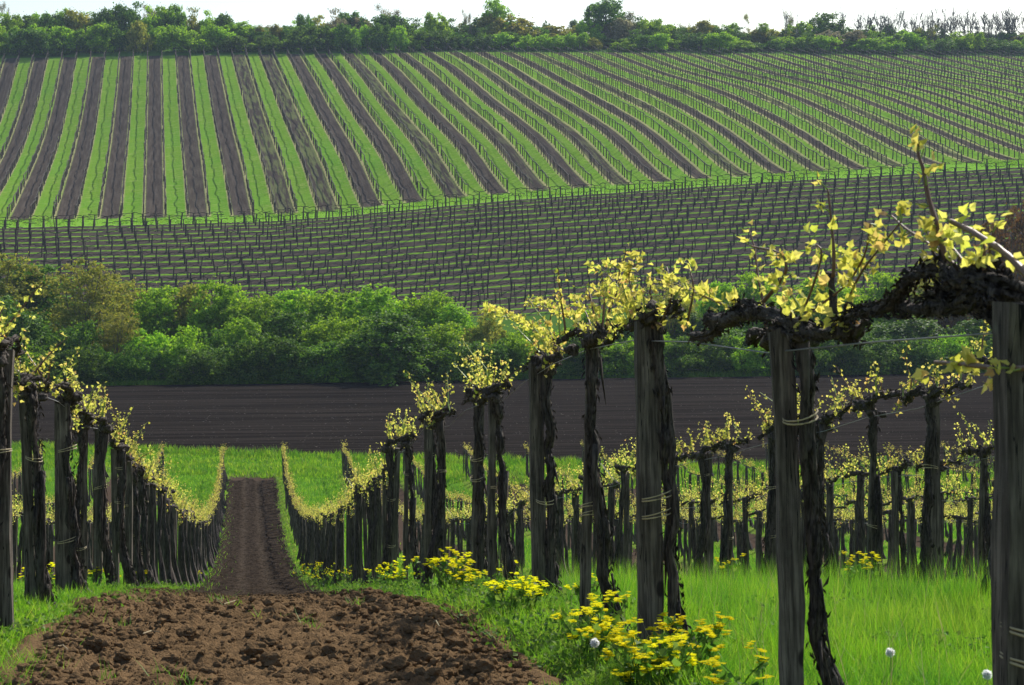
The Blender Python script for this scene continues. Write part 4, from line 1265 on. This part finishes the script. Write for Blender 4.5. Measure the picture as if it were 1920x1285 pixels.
    X = np.concatenate([X, X2[k2]]); Y = np.concatenate([Y, Y2[k2]]); dens = np.concatenate([dens, .28 + 0 * d2[k2]])
    u, d = near_xy(X, Y); z = Hn(u, d)
    P = np.stack([u, d, z + r.random(len(u)) * (.03 + .22 * np.maximum(dens, 0))], 1)
    scatter(mb, P, rdir(r, len(P), .4), rdir(r, len(P), 1.2), r.uniform(.012, .032, len(P)))
    mb2 = MB(); n = 700; X3 = r.uniform(1.5, 4.2, n); Y3 = 4.8 + 11 * r.random(n) ** 1.3; u3, d3 = near_xy(X3, Y3)
    blades(mb2, u3, d3, Hn(u3, d3), r.uniform(.12, .36, n), np.full(n, .0022), r, .3)
    tag(mb2.build('dry_stalks', M['dry']), 'thin dry stalks standing in the green grass lane', 'grass', kind='stuff')
    tag(mb.build('weeds', M['weed']), 'low leafy weeds along the edges of the tilled lane', 'weeds', kind='stuff')
build_grass()

# ------------------------------------------------------------------ yellow flowering weeds, dandelion clocks, twigs
def flower_geom(seed, h, w_, nstem, big):
    w_ *= 1.6; nstem = max(3, int(nstem * .75))
    r = np.random.default_rng(seed); st, lv, fl = MB(), MB(), MB()
    for s in range(nstem):
        b = np.array([r.normal(0, w_ * .25), r.normal(0, w_ * .25), -.01]); a = r.random() * 6.28; q = r.random() ** .6 * w_
        tip = np.array([b[0] + cos(a) * q, b[1] + sin(a) * q, h * r.uniform(.55, 1.0)])
        P = smoothpath([b, (b + tip) / 2 + [0, 0, h * .12], tip], 3); tube(st, P, np.linspace(.0035, .0018, len(P)), 4, cap=False)
        n = 8; i = r.integers(1, len(P) - 1, n); scatter(lv, P[i], rdir(r, n, .1), rdir(r, n, 1), r.uniform(.02, .05, n))
        nb = 2
        for _ in range(nb):
            c = tip + [r.normal(0, .022), r.normal(0, .022), r.uniform(-.02, .015)]
            tube(st, [tip - [0, 0, .04], c], [.0014, .001], 3, cap=False)
            k = 7 if big else 4
            pp = c + r.normal(0, .009, (k, 3)) * [1, 1, .6]
            if big:
                for v in pp:                                # small four-petalled florets
                    az = np.arange(4) * pi / 2 + r.random() * 2
                    D = np.stack([np.cos(az), np.sin(az), np.full(4, .35)], 1)
                    scatter(fl, np.repeat(v[None], 4, 0), D, np.repeat([[0, 0, 1.0]], 4, 0), .0135)
            else: scatter(fl, pp, rdir(r, k, .3), rdir(r, k, 1), .024)
    return st, lv, fl
FM = {}
def flower(X, Y, h, w_, nstem, label, big=True):
    key = (round(h, 2), round(w_, 2), nstem, big, int(X * 31 + Y * 7) % 3)
    if key not in FM:
        g = flower_geom(int(key[4] * 100 + nstem), h, w_, nstem, big); FM[key] = (g[0].mesh('stems', M['weed']), g[1].mesh('leaves', M['weed']), g[2].mesh('flower_heads', M['flower']))
    u, d = near_xy(X, Y); z = float(Hn(np.array([u]), np.array([d]))[0])
    o = empty('flowering_weed', (u, d, z), X * 7 + Y)
    for nm, me in zip(('stems', 'leaves', 'flower_heads'), FM[key]): link(nm, me, o)
    tag(o, label, 'wildflower', 'yellow flowering weeds between the vines')
def at_px(x, X): return along(X, x)
FL = [(1215, 1.42, .3, .11, 22, 'large yellow flower clump right in front of the third right-hand stake'),
      (1300, 1.66, .27, .1, 20, 'large yellow flower clump just right of the third right-hand stake'),
      (1255, 1.5, .2, .1, 14, 'low yellow flower clump at the foot of the third right-hand stake'),
      (1190, 1.36, .17, .08, 9, 'small yellow flower clump at the bottom left of the third stake'),
      (1105, 1.38, .26, .09, 14, 'yellow flower clump at the foot of the fourth right-hand stake'),
      (1150, 1.52, .26, .08, 10, 'yellow flower clump between the third and fourth right-hand stakes'),
      (1135, 1.42, .2, .08, 8, 'short yellow flower clump beside the white seed head near the fourth stake'),
      (960, 1.3, .26, .1, 16, 'dense yellow flower clump left of the fifth right-hand stake'),
      (1000, 1.42, .26, .07, 9, 'yellow flower clump touching the fifth right-hand stake'),
      (925, 1.28, .2, .06, 5, 'small yellow clump farther left of the fifth right-hand stake'),
      (1095, 1.7, .2, .06, 4, 'sparse yellow flowers behind the fourth stake in the grass'),
      (1395, 1.7, .2, .1, 6, 'scattered yellow flowers left of the second right-hand stake'),
      (1420, 1.62, .16, .08, 5, 'low scattered yellow flowers near the foot of the second right-hand stake'),
      (850, 1.35, .36, .11, 16, 'tall yellow flower clump by the eighth right-hand stake'),
      (830, 1.3, .42, .09, 14, 'tallest yellow flower clump left of the eighth right-hand stake'),
      (875, 1.42, .3, .1, 12, 'yellow flower clump in front of the seventh right-hand stake'),
      (900, 1.36, .22, .08, 8, 'low yellow flower clump right of the seventh right-hand stake'),
      (730, 1.3, .36, .12, 14, 'yellow flower clump beyond the tenth right-hand stake'),
      (755, 1.36, .36, .1, 12, 'yellow flower clump between the ninth and tenth right-hand stakes'),
      (705, 1.3, .3, .12, 10, 'yellow flower clump left of the tenth right-hand stake'),
      (940, 1.7, .3, .06, 5, 'yellow flowers behind the sixth right-hand stake')]
for x_, X, h_, w_, ns, lab in FL: flower(X, at_px(x_, X), h_ * .8, w_, ns, lab)
for i, (x_, X) in enumerate(((628, 1.3), (612, 1.22), (600, 1.2), (575, 1.2), (590, 1.28))):
    flower(X, at_px(x_, X) , .42, .2, 12, f"far yellow flower clump by the right edge of the tilled lane, {WORD[i + 1]} of five", False)
for x_, X, lab in ((1370, 3.9, 'yellow flower clump in the grass lane left of the broad front stake'), (1612, 3.95, 'yellow flowers at the foot of the second right-hand row'), (1590, 3.8, 'smaller yellow flowers left of those at the second row')):
    flower(X, at_px(x_, X), .34, .07, 7, lab)
for x_, X, h_, lab in ((90, -1.25, .22, 'yellow flower clump between the second and third left-hand stakes'), (108, -1.2, .17, 'yellow flowers left of the third left-hand stake'), (60, -1.4, .2, 'yellow flowers behind the second left-hand stake'),
                       (170, -1.2, .22, 'small yellow flowers by the fourth left-hand stake'), (208, -1.18, .2, 'yellow flowers right of the fifth left-hand stake'), (265, -1.1, .22, 'small yellow flower clump at the seventh left-hand stake'), (320, -1.1, .25, 'far small yellow flowers along the left row edge'),
                       (370, -1.0, .3, 'most distant yellow flowers along the left row edge')):
    flower(X, at_px(x_, X), h_, .06, 6, lab)

def clock(x_, y_, d, label):
    P = pix(x_, y_, d); z = float(Hn(P[:1], P[1:2])[0]); o = empty('dandelion', (P[0], P[1], z))
    hh = P[2] - z
    st = MB(); tube(st, [(0, 0, -.02), (.004, 0, hh * .5), (0, 0, hh)], .0018, 5); st.build('stem', M['greencane'], o)
    r_ = np.random.default_rng(int(x_)); v = rdir(r_, 240); fl = MB()
    scatter(fl, np.array([0, 0, hh]) + v * .004, v, rdir(r_, 240), .014 * r_.uniform(.8, 1.15, 240), DIA_T * [.3, 1, 1])
    V, Fc = LUMPS1[0]; fl.add(V * .0045 + [0, 0, hh], Fc)
    fl.build('seed_head', M['fluff'], o)
    tag(o, label, 'dandelion', 'white dandelion clocks in the grass')
clock(1669, 1224, 6.6, 'white dandelion clock standing alone in the grass lane')
clock(1851, 1265, 6.2, 'white dandelion clock beside the large stake at the right edge')
clock(1115, 1206, 6.6, 'white dandelion clock among the yellow flowers by the fourth stake')

tw = [(268, 1196, 298, 1188, 'pale twig lying on the tilled lane at left'), (810, 1172, 825, 1180, 'short pale twig on the right part of the tilled lane'), (420, 1138, 462, 1130, 'thin dark twig near the lane crest'),
      (108, 1215, 128, 1228, 'bent twig at the left edge of the tilled lane')]
for x0, y0, x1, y1, lab in tw:
    pts = []
    for x_, y_ in ((x0, y0), ((x0 + x1) / 2, (y0 + y1) / 2 - 3), (x1, y1)):
        for dd in np.linspace(5.0, 17, 300):
            uu = (x_ - 960) / F * dd; X_, Y_ = near_inv(uu, dd); zz = float(lane_z(np.array([X_]), np.array([Y_]))[0])
            if ZC - (y_ - 400) / F * dd <= zz: break
        pts.append((uu, dd, zz + .006))
    mb = MB(); tube(mb, pts, [.003, .004, .002], 5); tag(mb.build('twig', M['dry']), lab, 'twig', 'fallen twigs')

# ------------------------------------------------------------------ thin spring haze
HAZE = 0.00016
if HAZE:
    mb = MB(); x0, x1, y0, y1, z0, z1 = -2600, 2600, -40, 5400, -8, 75
    V = [(x, y, z) for z in (z0, z1) for y in (y0, y1) for x in (x0, x1)]
    mb.add(V, np.array([[0, 2, 3, 1], [4, 5, 7, 6], [0, 1, 5, 4], [2, 6, 7, 3], [0, 4, 6, 2], [1, 3, 7, 5]]))
    m = NT('haze'); v = m.n('ShaderNodeVolumePrincipled')
    v.inputs['Color'].default_value = (.62, .78, 1.0, 1); v.inputs['Density'].default_value = HAZE; v.inputs['Anisotropy'].default_value = .2
    m.t.links.new(v.outputs[0], m.out.inputs['Volume'])
    tag(mb.build('haze', m.m), 'thin bluish spring haze filling the valley', 'haze', kind='stuff')
